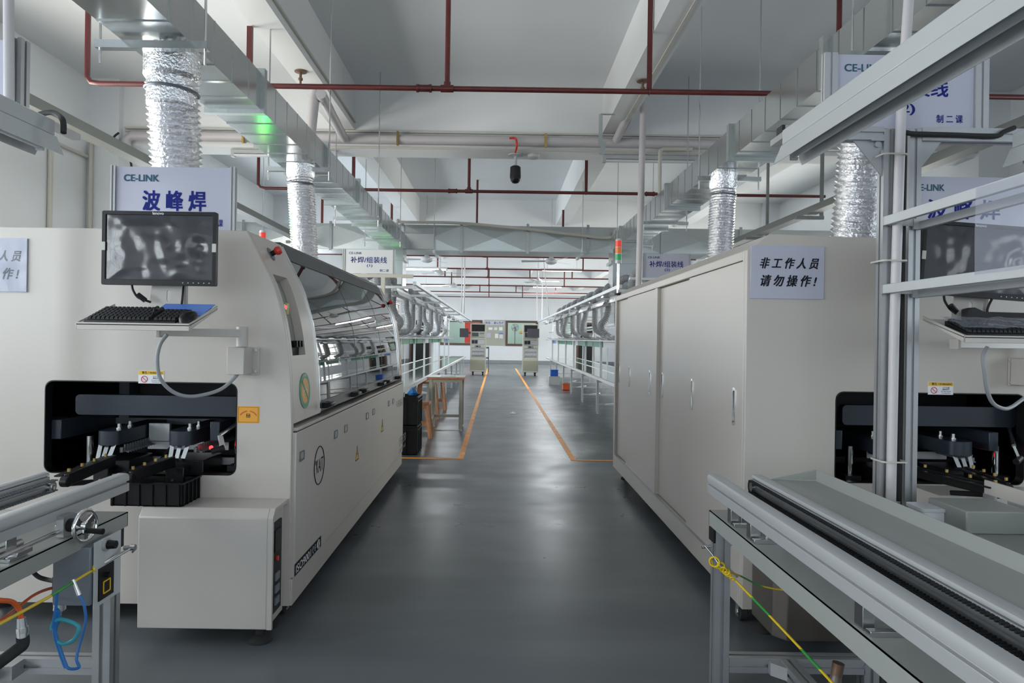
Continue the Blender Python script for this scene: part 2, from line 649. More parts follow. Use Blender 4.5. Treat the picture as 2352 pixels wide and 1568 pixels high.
# ------------------------------------------------------------------ room shell
T = 0.25
struct(MB().box(XL - T, XR + T, YN - T, YF + T, -0.12, 0).build('floor', 'floor_epoxy', smooth=False))
struct(MB().box(XL - T, XR + T, YN - T, YF + T, ZC, ZC + 0.15).build('ceiling', 'ceiling_paint', smooth=False))


def rect(a, b, c, d):
    return [(a, c), (b, c), (b, d), (a, d)]


wl = MB().plate(rect(YN, YF, 0, ZC), [rect(a, b, *WZ) for a, b in WIN_L], 'x', XL - T, XL)
struct(wl.build('wall_left', 'wall_paint', smooth=False))
DR = (14.3, 15.6)
wr = MB().plate([(YN, 0), (DR[0], 0), (DR[0], 2.1), (DR[1], 2.1), (DR[1], 0), (YF, 0), (YF, ZC), (YN, ZC)],
                [rect(a, b, *WZ) for a, b in WIN_R], 'x', XR, XR + T)
struct(wr.build('wall_right', 'wall_paint', smooth=False))
# near wall behind the camera, with a wide window added for soft front light
struct(MB().plate(rect(XL, XR, 0, ZC), [rect(-2.4, 3.6, 0.65, 2.85)], 'y', YN - T, YN).build('wall_near', 'wall_paint', smooth=False))
# far wall with two windows into the office
FW = [P(1161, 794, YF), P(1236, 737, YF)]
W1 = (FW[0].x, FW[1].x, FW[0].z, FW[1].z)
W0 = (-3.0, P(1108, 740, YF).x, FW[0].z, FW[1].z)
struct(MB().plate(rect(XL, XR, 0, ZC), [rect(*W0), rect(*W1), rect(3.05, 3.75, 1.5, 2.75)], 'y', YF, YF + T).build('wall_far', 'wall_paint', smooth=False))
# office behind the far wall
struct(MB().box(-5.0, 6.0, YF + 2.6, YF + 2.7, 0, 3.0).build('wall_office', 'pale_green_wall', smooth=False))
struct(MB().box(-5.0, 6.0, YF + T, YF + 2.7, 3.0, 3.05).build('ceiling_office', 'ceiling_paint', smooth=False))
struct(MB().box(-5.0, 6.0, YF + T, YF + 2.7, -0.1, 0.0).build('floor_office', 'floor_epoxy', smooth=False))
area('office_light', (0.8, YF + 1.3, 2.9), (0, 0, 0), 8.0, 1.2, 110, (0.95, 1.0, 0.97))

n_win = 0


def window(x0, x1, y0, y1, z0, z1, axis, mx, mz, frm='white_paint', t=0.06, fw=0.06):
    """frame + glass in an opening; axis is the wall's normal"""
    global n_win
    n_win += 1
    root = thing('window_%d' % n_win, None, None, ((x0 + x1) / 2, (y0 + y1) / 2, z0), kind='structure')
    mb = MB()
    if axis == 'x':
        xm = (x0 + x1) / 2
        mb.plate(rect(y0, y1, z0, z1), [rect(y0 + (y1 - y0) / mx * i + fw, y0 + (y1 - y0) / mx * (i + 1) - fw / 2,
                                          z0 + (z1 - z0) / mz * j + fw, z0 + (z1 - z0) / mz * (j + 1) - fw / 2)
                                     for i in range(mx) for j in range(mz)], 'x', xm - t / 2, xm + t / 2)
        g = MB().box(xm - 0.003, xm + 0.003, y0 + 0.02, y1 - 0.02, z0 + 0.02, z1 - 0.02)
    else:
        ym = (y0 + y1) / 2
        mb.plate(rect(x0, x1, z0, z1), [rect(x0 + (x1 - x0) / mx * i + fw, x0 + (x1 - x0) / mx * (i + 1) - fw,
                                          z0 + (z1 - z0) / mz * j + fw, z0 + (z1 - z0) / mz * (j + 1) - fw)
                                     for i in range(mx) for j in range(mz)], 'y', ym - t / 2, ym + t / 2)
        g = MB().box(x0 + 0.02, x1 - 0.02, ym - 0.003, ym + 0.003, z0 + 0.02, z1 - 0.02)
    mb.build('window_frame', frm, root, smooth=False)
    g.build('window_glass', 'window_glass', root, smooth=False)
    return root


for a, b in WIN_L:
    window(XL - 0.16, XL - 0.08, a, b, WZ[0], WZ[1], 'x', 4, 2, 'white_paint' if b < 7 else 'brown_frame')
for a, b in WIN_R:
    window(XR + 0.08, XR + 0.16, a, b, WZ[0], WZ[1], 'x', 3, 2)
window(-2.4, 3.6, YN - 0.16, YN - 0.08, 0.65, 2.85, 'y', 5, 1)  # unseen window, added to let in the soft front light
window(W1[0], W1[1], YF - 0.04, YF + 0.10, W1[2], W1[3], 'y', 1, 1, 'brown_frame', 0.16, 0.11)
window(W0[0], W0[1], YF - 0.04, YF + 0.10, W0[2], W0[3], 'y', 1, 1, 'brown_frame', 0.16, 0.11)
window(3.05, 3.75, YF - 0.04, YF + 0.10, 1.5, 2.75, 'y', 2, 2, 'brown_frame', 0.12, 0.05)
# brown framed doors on the far wall
for i, (xa_, xb_, mt) in enumerate(((-4.55, -3.45, 'inner_dark'), (4.0, 4.9, 'inner_dark'))):
    dr_ = thing('door_%d' % (i + 2), None, None, ((xa_ + xb_) / 2, YF, 0), kind='structure')
    MB().plate([(xa_, 0), (xa_, 2.15), (xb_, 2.15), (xb_, 0), (xb_ - 0.1, 0), (xb_ - 0.1, 2.05), (xa_ + 0.1, 2.05), (xa_ + 0.1, 0)], [], 'y', YF - 0.06, YF - 0.001).build('door_frame', 'brown_frame', dr_)
    MB().box(xa_ + 0.1, xb_ - 0.1, YF - 0.03, YF - 0.002, 0.0, 2.05).build('door_leaf', mt, dr_)  # dark sheet, its colour stands in for the shaded doorway
    MB().cyl((xb_ - 0.17, YF - 0.07, 1.0), (xb_ - 0.17, YF - 0.03, 1.0), 0.02).build('door_handle', 'steel', dr_)
# red curtain strip in the partly hidden window
rc = MB().box(W0[1] - 0.9, W0[1] - 0.10, YF + 0.115, YF + 0.13, W0[2] + 0.12, W0[3] - 0.12)
tag(rc.build('banner', 'red_plastic', smooth=False), 'red banner behind the brown framed window left of the notice board', 'banner')

# open door on the right wall, dark sheet stands in for unlit space beyond
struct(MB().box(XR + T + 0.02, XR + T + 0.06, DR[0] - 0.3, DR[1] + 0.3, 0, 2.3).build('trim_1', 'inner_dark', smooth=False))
d1 = MB().plate([(DR[0], 0), (DR[0], 2.1), (DR[1], 2.1), (DR[1], 0), (DR[1] - 0.08, 0), (DR[1] - 0.08, 2.02), (DR[0] + 0.08, 2.02), (DR[0] + 0.08, 0)],
                [], 'x', XR - 0.02, XR + 0.1)
struct(d1.build('door_1', 'brown_frame', smooth=False))

for nm, bx in (('baseboard_left', (XL, XL + 0.015, YN, YF)), ('baseboard_right', (XR - 0.015, XR, 16, YF)),
               ('baseboard_far', (XL, XR, YF - 0.015, YF))):
    struct(MB().box(*bx, 0, 0.16).build(nm, 'baseboard_grey', smooth=False))

# beams: cross beams every 6.5 m, lengthwise beams between them
CB = [1.5, 8.0, 14.5, 21.0, 27.5, 34.0]
for i, y in enumerate(CB):
    struct(MB().box(XL, XR, y, y + 0.35, 3.45, ZC).build('beam_cross', 'beam_paint', smooth=False))
LB = [(-1.97, -1.72), (1.18, 1.43), (3.7, 3.95)]
for x0, x1 in LB:
    struct(MB().box(x0, x1, YN, YF, 3.67, ZC).build('beam_lengthwise', 'beam_paint', smooth=False))
for i, y in enumerate(CB[1:5]):
    struct(MB().box(XL, XL + 0.36, y - 0.08, y + 0.4, 0, ZC).build('column_left', 'wall_paint', smooth=False))
    struct(MB().box(XR - 0.36, XR, y - 0.08, y + 0.4, 0, ZC).build('column_right', 'wall_paint', smooth=False))

# painted floor lines
xa, xb = -0.375, 0.80
yl = 7.05
fl = MB()
fl.plate([(-1.1, yl), (xa + 0.03, yl), (xa + 0.03 - 0.05, 29.0), (xa - 0.03 - 0.05, 29.0), (xa - 0.03, yl + 0.06), (-1.1, yl + 0.06)], [], 'z', 0.0005, 0.0025)
struct(fl.build('floor_marking', 'orange_tape', smooth=False))
fl = MB()
fl.plate([(2.6, yl + 0.02), (xb - 0.03, yl + 0.02), (xb - 0.08, 29.0), (xb - 0.02, 29.0), (xb + 0.03, yl + 0.08), (2.6, yl + 0.08)], [], 'z', 0.0005, 0.0025)
struct(fl.build('floor_marking', 'orange_tape', smooth=False))
# exit arrow on the floor
p = PZ(1178, 948, 0)
ex = MB().box(p.x - 0.06, p.x + 0.06, p.y - 0.16, p.y + 0.18, 0.0006, 0.003).build('floor_arrow_sign', 'green_sticker')
tag(ex, 'small green and cream arrow sticker in the middle of the aisle floor', 'floor sign')
MB().plate([(p.x - 0.05, p.y - 0.13), (p.x + 0.05, p.y - 0.13), (p.x + 0.05, p.y - 0.04), (p.x + 0.015, p.y - 0.04), (p.x + 0.015, p.y + 0.05),
            (p.x + 0.05, p.y + 0.05), (p.x, p.y + 0.15), (p.x - 0.05, p.y + 0.05), (p.x - 0.015, p.y + 0.05), (p.x - 0.015, p.y - 0.04), (p.x - 0.05, p.y - 0.04)], [], 'z', 0.0035, 0.0045).build('arrow', 'white_print', ex)

# ------------------------------------------------------------------ sprinkler pipes
PZc = EYE + 1.95


def red_pipe(idx, y, x0, x1, risers, elbow, r=0.021, joints=()):
    lab = '%s red sprinkler pipe crossing under the ceiling' % NTH[idx]
    root = thing('sprinkler_pipe', lab, 'pipe', ((x0 + x1) / 2, y, PZc), group='red sprinkler pipes across the aisle')
    mb = MB()
    pts = [Vector((x1, y, PZc))]
    if elbow:
        pts += [Vector((x0 + 0.10, y, PZc)), Vector((x0 + 0.03, y, PZc + 0.01)), Vector((x0, y, PZc + 0.05)), Vector((x0, y, PZc + 0.12)), Vector((x0, y, ZC - 0.003))]
    else:
        pts += [Vector((x0, y, PZc))]
    mb.sweep(pts, r, 12)
    mb.build('pipe', 'red_paint', root)
    for x in joints:
        j = MB()
        j.cyl((x - 0.05, y, PZc), (x + 0.05, y, PZc), r * 1.3)
        j.cyl((x - 0.06, y, PZc), (x - 0.04, y, PZc), r * 1.5)
        j.cyl((x + 0.04, y, PZc), (x + 0.06, y, PZc), r * 1.5)
        j.build('joint', 'red_paint', root)
    for x, kind in risers:
        top = ZC - 0.003
        for a, b in LB:
            if a - 0.02 < x < b + 0.02 and kind != 'side':
                top = 3.667
        h = MB()
        if kind == 'tee':
            h.cyl((x, y, PZc), (x, y, top), r * 0.95)
            h.cyl((x, y, PZc), (x, y, PZc + 0.05), r * 1.3)
            h.cyl((x - 0.05, y, PZc), (x + 0.05, y, PZc), r * 1.35)
            h.build('riser', 'red_paint', root)
        else:
            h.bar((x, y, PZc - 0.01), (x, y, top), [(-0.02, -0.003), (0.02, -0.003), (0.02, 0.003), (-0.014, 0.003), (-0.014, 0.03), (-0.02, 0.03)], up=Vector((0, 1, 0)))
            h.torus((x, y, PZc), (1, 0, 0), r + 0.004, 0.004, 16, 6)
            h.build('hanger', 'red_paint', root)


def xat(px, y):
    return (px - VX) * y / F + (-(PZc - EYE)) * 0 - 0.029


pipes = [(5.34, [(571, ''), (1027, 'tee'), (1491, 'side'), (1925, 'tee')], 200, 5.6, (974,)),
         (9.05, [(811, ''), (1077, 'tee'), (1346, ''), (739, '')], 593, P(1895, 455, 9.05).x, (1040, 1493)),
         (12.7, [(739, ''), (899, ''), (1095, 'tee'), (1293, '')], None, 5.5, ()),
         (16.2, [(984, ''), (1114, 'tee'), (1240, ''), (1366, '')], None, 5.5, ()),
         (19.1, [(1005, ''), (1119, 'tee'), (1339, '')], None, 5.5, ()),
         (21.7, [(1022, ''), (1121, 'tee'), (1217, ''), (1314, '')], None, 5.5, ()),
         (25.0, [(1037, ''), (1123, 'tee'), (1296, '')], None, 5.5, ()),
         (28.6, [(1102, ''), (1185, ''), (1276, '')], None, 5.5, ()),
         (32.0, [(1123, ''), (1200, '')], None, 5.5, ())]
for i, (y, hs, el, x1, js) in enumerate(pipes):
    x0 = xat(el, y) if el else -4.4
    red_pipe(i, y, x0, x1, [(xat(px, y), k) for px, k in hs], el is not None, joints=[xat(j, y) for j in js])
# a short drop with a shut-off at the end of the second pipe
# sprinkler base discs on the lengthwise beams
for i, (px, py, lab) in enumerate(((707, 175, 'dark round hanger disc under the beam above the left duct'),
                                   (1461, 185, 'dark round hanger disc under the beam right of the aisle'))):
    x = (-1.845, 1.305)[i]
    y = 2.42 * F / (VY - py + 5)
    b = MB()
    b.lathe((x, y, 3.667), [(0.055, 0), (0.055, -0.008), (0.012, -0.014), (0.012, -0.06), (0.02, -0.062), (0.02, -0.08), (0.01, -0.085), (0.01, -0.11)])
    tag(b.build('ceiling_bracket', 'rust_brass'), lab, 'bracket')

# ------------------------------------------------------------------ white pipes on the first cross beam
yb = 8.0
zz = P(1145, 328, yb).z
dp = thing('drain_pipe', 'long white drain pipe running along the first ceiling cross beam', 'pipe', (0, 7.94, zz))
MB().sweep([(P(286, 372, 7.9).x, 7.93, zz - 0.22), (P(286, 372, 7.9).x, 7.93, zz - 0.05), (P(290, 372, 7.9).x + 0.05, 7.93, zz), (XR - 0.4, 7.93, zz)], 0.055, 14).build('pipe', 'pvc', dp)
for px in (914, 1253, 560):
    x = P(px, 325, 7.9).x
    c_ = MB().torus((x, 7.93, zz), (1, 0, 0), 0.062, 0.006, 20, 6)
    c_.box(x - 0.012, x + 0.012, 7.86, 7.9, zz - 0.08, zz + 0.08)
    c_.build('clip', 'brass', dp)
zc = P(1145, 308, yb).z
cd = MB()
cd.rod((XL + 0.4, 7.975, zc), (XR - 0.4, 7.975, zc), 0.03, 0.02)
cd.rod((XL + 0.4, 7.98, zc - 0.035), (XR - 0.4, 7.98, zc - 0.035), 0.02, 0.014)
tag(cd.build('cable_conduit', 'pvc_cream'), 'thin white cable conduits just above the drain pipe on the cross beam', 'conduit')
c2 = MB()
c2.rod((-2.9, 7.985, 3.462), (3.5, 7.985, 3.462), 0.016, 0.02)
tag(c2.build('cable_conduit', 'pvc_cream'), 'thin cream conduit along the lower edge of the first cross beam', 'conduit')
# sloping pipes beside the lengthwise beams
sp = MB()
sp.sweep([P(737, 215, 6.4), P(760, 260, 6.9), P(791, 318, 7.86)], 0.05, 12)
sp.sweep([P(726, 212, 6.55), P(722, 225, 6.5), P(712, 320, 6.5), P(704, 420, 6.5)], 0.05, 12)
tag(sp.build('sloping_pipe', 'pvc'), 'white pipe bending down beside the left silver duct', 'pipe')
sp = MB()
sp.sweep([P(1473, 222, 7.3), P(1440, 270, 7.5), P(1415, 322, 7.86)], 0.045, 12)
sp.sweep([P(1473, 222, 7.3), P(1479, 222, 7.3)], 0.04, 12)
sp.sweep([P(1478, 217, 7.3), P(1476, 300, 7.3), P(1467, 650, 7.3), Vector((P(1467, 650, 7.3).x, 7.3, 0.0))], 0.034, 14)
tag(sp.build('standpipe', 'pvc'), 'tall white standpipe rising behind the right machine to the ceiling', 'pipe')
cn = MB()
a_ = P(697, 170, 5.9)
cn.rod((-1.72 + 0.012, 3.0, 3.75), (-1.72 + 0.012, 7.95, 3.75), 0.02, 0.02)
tag(cn.build('cable_conduit', 'pvc_cream'), 'thin conduit along the side of the left lengthwise beam', 'conduit')
cn = MB()
cn.rod((1.36, 3.0, 3.66), (1.36, 7.95, 3.66), 0.02, 0.014)
tag(cn.build('cable_conduit', 'pvc_cream'), 'thin cream conduit under the right lengthwise beam', 'conduit')
pb = MB()
px_ = P(1519, 345, 7.9)
pb.sweep([P(1590, 342, 7.9), P(1522, 342, 7.9), P(1517, 346, 7.9), P(1516, 352, 7.9), P(1515, 445, 7.9)], 0.022, 10)
tag(pb.build('bent_pipe', 'pvc_cream'), 'slim cream pipe turning down right of the standpipe', 'pipe')
# galvanised strip at the beam
gs = MB().rod(P(1380, 262, 7.2), P(1379, 330, 7.2), 0.04, 0.012, up=Vector((0, 1, 0)))
gs.rod(P(1388, 325, 7.1), P(1382, 355, 7.1), 0.05, 0.012, up=Vector((0, 1, 0)))
gs.rod((P(1380, 262, 7.2).x, 7.2, P(1380, 262, 7.2).z), (1.19, 7.2, P(1380, 262, 7.2).z), 0.03, 0.01)
tag(gs.build('steel_bracket', 'galvanised_dull'), 'bare steel bracket at the junction of the right beams', 'bracket')

# wall pipes on the left
for i, (px, lab) in enumerate(((110, 'cream wall pipe beside the left window'), (208, 'cream wall pipe in front of the left column'))):
    b = MB()
    p0, p1 = P(px, 345, 7.7), P(px, 560, 7.7)
    yy = (XL + 0.03) * F / (px - VX) if i == 0 else 7.88
    x = XL + 0.03 if i == 0 else P(px, 400, 7.88).x
    z1 = EYE + (VY - 338) * yy / F
    b.sweep([(x, yy, 0), (x, yy, z1 - 0.06), (x, yy + 0.0, z1)] if i == 0 else [(x, yy, 0), (x, yy, z1 - 0.03), (x + 0.03, yy, z1), (x + 0.3, yy, z1)], 0.025, 10)
    if i == 0:
        b.cyl((x, yy, z1), (x, yy + 0.9, z1), 0.018)
    tag(b.build('wall_pipe', 'pvc_cream'), lab, 'pipe')
bc = MB().sweep(catmull([P(273, 305, 7.8), P(262, 315, 7.8), P(264, 330, 7.7), P(290, 352, 7.6), P(300, 370, 7.5), P(306, 420, 7.5)], 6), 0.012, 8)
tag(bc.build('black_cable', 'black_rubber'), 'loose black cable looping beside the left column', 'cable')


# galvanised cable trays along the sides
def cable_tray(x, z, y0, y1, lab, sup):
    root = thing('cable_tray', lab, 'cable tray', (x, y0, z))
    m = MB()
    m.bar((x, y0, z), (x, y1, z), [(-0.057, 0.03), (-0.06, 0.03), (-0.06, -0.04), (0.06, -0.04), (0.06, 0.03), (0.057, 0.03), (0.057, -0.036), (-0.057, -0.036)])
    m.build('channel', 'tray_steel', root)
    for y in sup:
        s_ = MB()
        s_.rod((x - 0.15, y, z - 0.07), (x + 0.15, y, z - 0.07), 0.04, 0.04)
        s_.rod((x + 0.13, y, z - 0.07), (x + 0.13, y, ZC if all(abs(y - c - 0.17) > 0.4 for c in CB) else 3.45), 0.03, 0.03)
        s_.build('support', 'tray_steel', root)


cable_tray(-2.95, EYE + 1.43, 3.0, 10.2, 'galvanised cable tray running behind the left machine sign', (9.9,))
cable_tray(3.35, EYE + 1.43, 3.0, 10.2, 'galvanised cable tray running above the right machine', (8.9, 7.4))

# ------------------------------------------------------------------ air ducts
DZ0, DZ1 = EYE + 1.35, EYE + 1.57


def duct(name, x0, x1, lab, y0, y1, flg, rods):
    root = thing(name, lab, 'air duct', ((x0 + x1) / 2, y0, DZ0))
    s = MB().box(x0, x1, y0, y1, DZ0, DZ1)
    y = y0 + 0.1
    while y < y1:
        for a in (x0 - 0.004, x1 - 0.0005):
            s.box(a, a + 0.0035, y - 0.004, y + 0.004, DZ0, DZ1)
        s.box(x0, x1, y - 0.005, y + 0.005, DZ0 - 0.005, DZ0)
        y += 0.235
    s.build('duct_body', 'galvanised', root, smooth=False)
    for y in flg:
        f = MB().plate(rect(x0 - 0.025, x1 + 0.025, DZ0 - 0.025, DZ1 + 0.025), [rect(x0 + 0.001, x1 - 0.001, DZ0 + 0.001, DZ1 - 0.001)], 'y', y - 0.022, y + 0.022)
        f.build('flange', 'galvanised_dull', root, smooth=False)
    for y in rods:
        b = MB()
        b.rod((x0 - 0.10, y, DZ0 - 0.035), (x1 + 0.10, y, DZ0 - 0.035), 0.04, 0.035)
        b.build('support_channel', 'galvanised', root)
        top = 3.45 if any(c - 0.02 < y < c + 0.37 for c in CB) else ZC
        for x in (x0 - 0.085, x1 + 0.085):
            t = top
            for a, c in LB:
                if a < x < c: t = min(t, 3.67)
            r_ = MB().cyl((x, y, DZ0 - 0.12), (x, y, t), 0.006, seg=8)
            r_.build('threaded_rod', 'steel', root)
    return root


LX0, LX1 = -1.755, -1.445
RX0, RX1 = 1.68, 1.99
dl = duct('air_duct', LX0, LX1, 'square silver air duct running above the left machine', 0.5, 10.4, (1.6, 4.1, 5.62, 6.9, 8.2, 9.5), (3.12, 5.40, 7.6, 9.3))
dr = duct('air_duct', RX0, RX1, 'square silver air duct running above the right machine', 0.5, 10.4, (1.9, 3.55, 5.0, 6.9, 8.2, 9.5), (3.12, 5.50, 7.6, 9.3))
# the drops at the ends of both ducts
for root, x0, x1 in ((dl, -1.78, -1.42), (dr, 1.66, 2.02)):
    d = MB().box(x0, x1, 10.0, 10.4, 1.98, DZ0)
    d.box(x0 - 0.03, x1 + 0.03, 9.97, 10.43, 2.38, 2.42)
    d.box(x0 - 0.03, x1 + 0.03, 9.97, 10.43, 1.95, 1.99)
    d.build('duct_drop', 'galvanised', root, smooth=False)
# cross duct
cx0, cx1, cy0, cy1 = -4.3, 5.4, 10.4, 11.0
cz0, cz1 = P(1190, 578, 10.4).z, P(1190, 519, 10.4).z
cr_ = thing('cross_duct', 'large flat silver duct crossing the hall above the aisle', 'air duct', (0, 10.7, cz0))
MB().box(cx0, cx1, cy0, cy1, cz0, cz1).build('duct_body', 'galvanised_dull', cr_, smooth=False)
pan = MB()
x = P(545, 540, 10.4).x
edges = [x for x in (P(p_, 545, 10.4).x for p_ in (300, 560, 760, 925, 1060, 1212, 1350, 1520, 1700, 1875))]
for a, b in zip(edges[:-1], edges[1:]):
    m_ = (a + b) / 2; zm = (cz0 + cz1) / 2
    pan.add([(a + .02, cy0 - 0.001, cz0 + .01), (b - .02, cy0 - 0.001, cz0 + .01), (b - .02, cy0 - 0.001, cz1 - .01), (a + .02, cy0 - 0.001, cz1 - .01), (m_, cy0 - 0.016, zm)],
            [(0, 1, 4), (1, 2, 4), (2, 3, 4), (3, 0, 4), (3, 2, 1, 0)])
pan.build('crossbroken_panels', 'galvanised_dull', cr_, smooth=False)
for e in edges[1:-1]:
    MB().plate(rect(e - 0.02, e + 0.02, cz0 - 0.03, cz1 + 0.03), [], 'y', cy0 - 0.03, cy0 - 0.001).build('flange', 'galvanised', cr_, smooth=False)
hz = MB().box(P(930, 0, 10.4).x - .1, P(1022, 0, 10.4).x - .1, cy0 - 0.035, cy0 - 0.018, P(980, 573, 10.4).z, P(980, 537, 10.4).z)
hz.build('access_panel', 'galvanised', cr_, bevel=0.004)
for x in (-3.6, -1.0, 1.25, 3.2):
    r_ = MB()
    r_.rod((x, cy0 - 0.06, cz0 - 0.02), (x, cy1 + 0.06, cz0 - 0.02), 0.04, 0.04)
    r_.cyl((x, cy0 - 0.045, cz0 - 0.05), (x, cy0 - 0.045, 3.66 if 1.18 < x < 1.43 else ZC), 0.006, seg=8)
    r_.build('hanger', 'steel', cr_)
cb = MB().sweep(catmull([P(915, 505, 10.2), P(925, 510, 10.25), P(1050, 512, 10.3), P(1200, 525, 10.3), P(1330, 540, 10.3), P(1400, 546, 10.3), P(1413, 530, 10.3), P(1419, 528, 10.3), P(1419, 545, 10.3)], 8), 0.022, 10)
tag(cb.build('cream_conduit', 'pvc_cream'), 'long cream conduit sagging along the top of the cross duct', 'conduit')


# foil flexible ducts
def foil_duct(lab, top, bot, r, turns, lean=0.0):
    root = thing('flexible_duct', lab, 'flexible duct', bot, group='silver foil ducts from the machines to the air ducts')
    top, bot = Vector(top), Vector(bot)
    n = turns * 8
    pts, rad = [], []
    rng = random.Random(int(abs(top.x) * 1000))
    for i in range(n + 1):
        t = i / n
        p = top.lerp(bot, t)
        p = p + Vector((lean * math.sin(t * math.pi), 0, 0))
        ph = (i % 8) / 8
        tri = 1 - abs(2 * ph - 1)
        rad.append(r * (0.87 + 0.13 * tri ** 0.8))
        pts.append(p)
    m = MB()
    m.sweep(pts, rad, 48)
    for k, v in enumerate(m.v):
        nn = noise.noise(v * 38) * 0.0035 + noise.noise(v * 90) * 0.0018
        i = k // 48
        c = pts[min(i, n)]
        d = (v - c)
        if d.length > 1e-4:
            m.v[k] = v + d.normalized() * nn + Vector((0, 0, noise.noise(v * 30 + Vector((5, 5, 5))) * 0.003))
    m.build('foil_sleeve', 'foil', root, angle=60)
    c = MB()
    c.lathe(top + Vector((0, 0, 0.02)), [(r * 1.05, 0.12), (r * 1.05, 0.0), (r * 0.93, -0.02), (r * 0.93, -0.14)], seg=32)
    c.build('collar', 'foil', root)
    b = MB().torus(top + Vector((0, 0, -0.05)), (0.05, 0, 1), r * 0.96, 0.008, 32, 6)
    b.build('clamp_band', 'mesh_grey', root)


foil_duct('silver foil duct above the sign on the left machine', (-1.585, 3.28, 2.46), P(418, 405, 3.5) + Vector((0, 0, -0.38)), 0.122, 29)
foil_duct('silver foil duct dropping to the rear of the left machine', (-1.59, 5.42, 2.50), P(702, 560, 5.42) + Vector((0, 0, -0.16)), 0.105, 34)
foil_duct('silver foil duct dropping behind the slanted top of the right machine', (1.79, 5.50, 2.48), P(1653, 560, 5.5) + Vector((0, 0, -0.2)), 0.103, 30)
foil_duct('silver foil duct behind the aluminium uprights of the right machine', (1.80, 3.35, 2.47), P(1962, 540, 3.55) + Vector((0, 0, -0.10)), 0.122, 28)

# ------------------------------------------------------------------ ceiling fittings
def strip_lamp(lab, c, L, lit, grp, along='x'):
    root = thing('strip_light', lab, 'ceiling light', c, group=grp)
    x, y, z = c
    m = MB()
    if along == 'x':
        m.box(x - L / 2, x + L / 2, y - 0.03, y + 0.03, z, z + 0.045)
        m.box(x - L / 2, x - L / 2 + 0.04, y - 0.03, y + 0.03, z - 0.04, z)
        m.box(x + L / 2 - 0.04, x + L / 2, y - 0.03, y + 0.03, z - 0.04, z)
        m.build('housing', 'lamp_white', root)
        for s_ in (-0.02, 0.02):
            MB().cyl((x - L / 2 + 0.04, y + s_, z - 0.02), (x + L / 2 - 0.04, y + s_, z - 0.02), 0.019 if lit else 0.014).build('tube', 'tube_lit' if lit else 'tube_off', root)
        if y < 8 or y > 8.3:
            for s_ in (-1, 1):
                MB().cyl((x + s_ * L * 0.35, y, z + 0.045), (x + s_ * L * 0.35, y, 3.667 if any(a - 0.02 < x + s_ * L * 0.35 < b + 0.02 for a, b in LB) else ZC - 0.002), 0.004, seg=6).build('suspension', 'steel', root)
    if lit:
        area('strip_light_glow', (x, y, z - 0.05), (0, 0, 0), L, 0.06, 120, (0.93, 0.97, 1))


LG = 'lit fluorescent strips over the far aisle'
for (px, py, Y, side, L, lab) in ((1291, 620, 20.4, 1, 1.25, 'lit white tube lamp over the right line, nearer of the two'),
                                   (1257, 658, 28.0, 1, 1.25, 'lit white tube lamp over the right line, farther of the two'),
                                   (975, 617, 18.6, -1, 1.25, 'lit white tube lamp over the left line, nearer of the two'),
                                   (1005, 655, 26.0, -1, 1.25, 'lit white tube lamp over the left line, farther of the two')):
    p = P(px, py, Y)
    strip_lamp(lab, (p.x, p.y, p.z), L, True, LG)
p = P(1500, 369, 8.2)
strip_lamp('unlit white tube lamp under the first beam beside the right duct', (p.x, 8.1, 3.40), 1.25, False, 'unlit tube lamps under the first beam')
p = P(640, 357, 8.2)
strip_lamp('unlit white tube lamp under the first beam beside the left duct', (p.x + 0.1, 8.1, 3.40), 1.25, False, 'unlit tube lamps under the first beam')

# dome camera
p = P(1184, 398, 8.1)
dc = thing('dome_camera', 'dark dome security camera hanging from the first cross beam', 'security camera', (p.x, 8.15, p.z))
y = 8.15
MB().lathe((p.x, y, 3.449), [(0.09, 0), (0.09, -0.012), (0.03, -0.02)], seg=20).build('ceiling_plate', 'white_paint', dc)
MB().cyl((p.x, y, 3.44), (p.x, y, p.z + 0.10), 0.018).build('drop_rod', 'white_paint', dc)
MB().lathe((p.x, y, p.z), [(0.04, 0.10), (0.062, 0.085), (0.066, -0.03), (0.064, -0.05)], seg=24).build('housing', 'charcoal', dc)
MB().lathe((p.x, y, p.z - 0.05), [(0.06, 0), (0.055, -0.03), (0.035, -0.052), (0.01, -0.06)], seg=24).build('dome', 'black_plastic', dc)
rd = MB().sweep(catmull([P(1170, 317, 7.85), P(1184, 318, 7.85), P(1187, 335, 7.85), P(1184, 350, 7.95)], 6), 0.012, 8)
tag(rd.build('red_cable', 'red_plastic'), 'short red cable tied above the dome security camera', 'cable')
p = P(1226, 357, 8.15)
sd = MB().lathe((p.x, 8.15, 3.449), [(0.075, 0), (0.07, -0.03), (0.05, -0.045), (0.01, -0.05)], seg=24)
tag(sd.build('smoke_detector', 'white_paint'), 'white round smoke detector right of the dome camera', 'smoke detector')


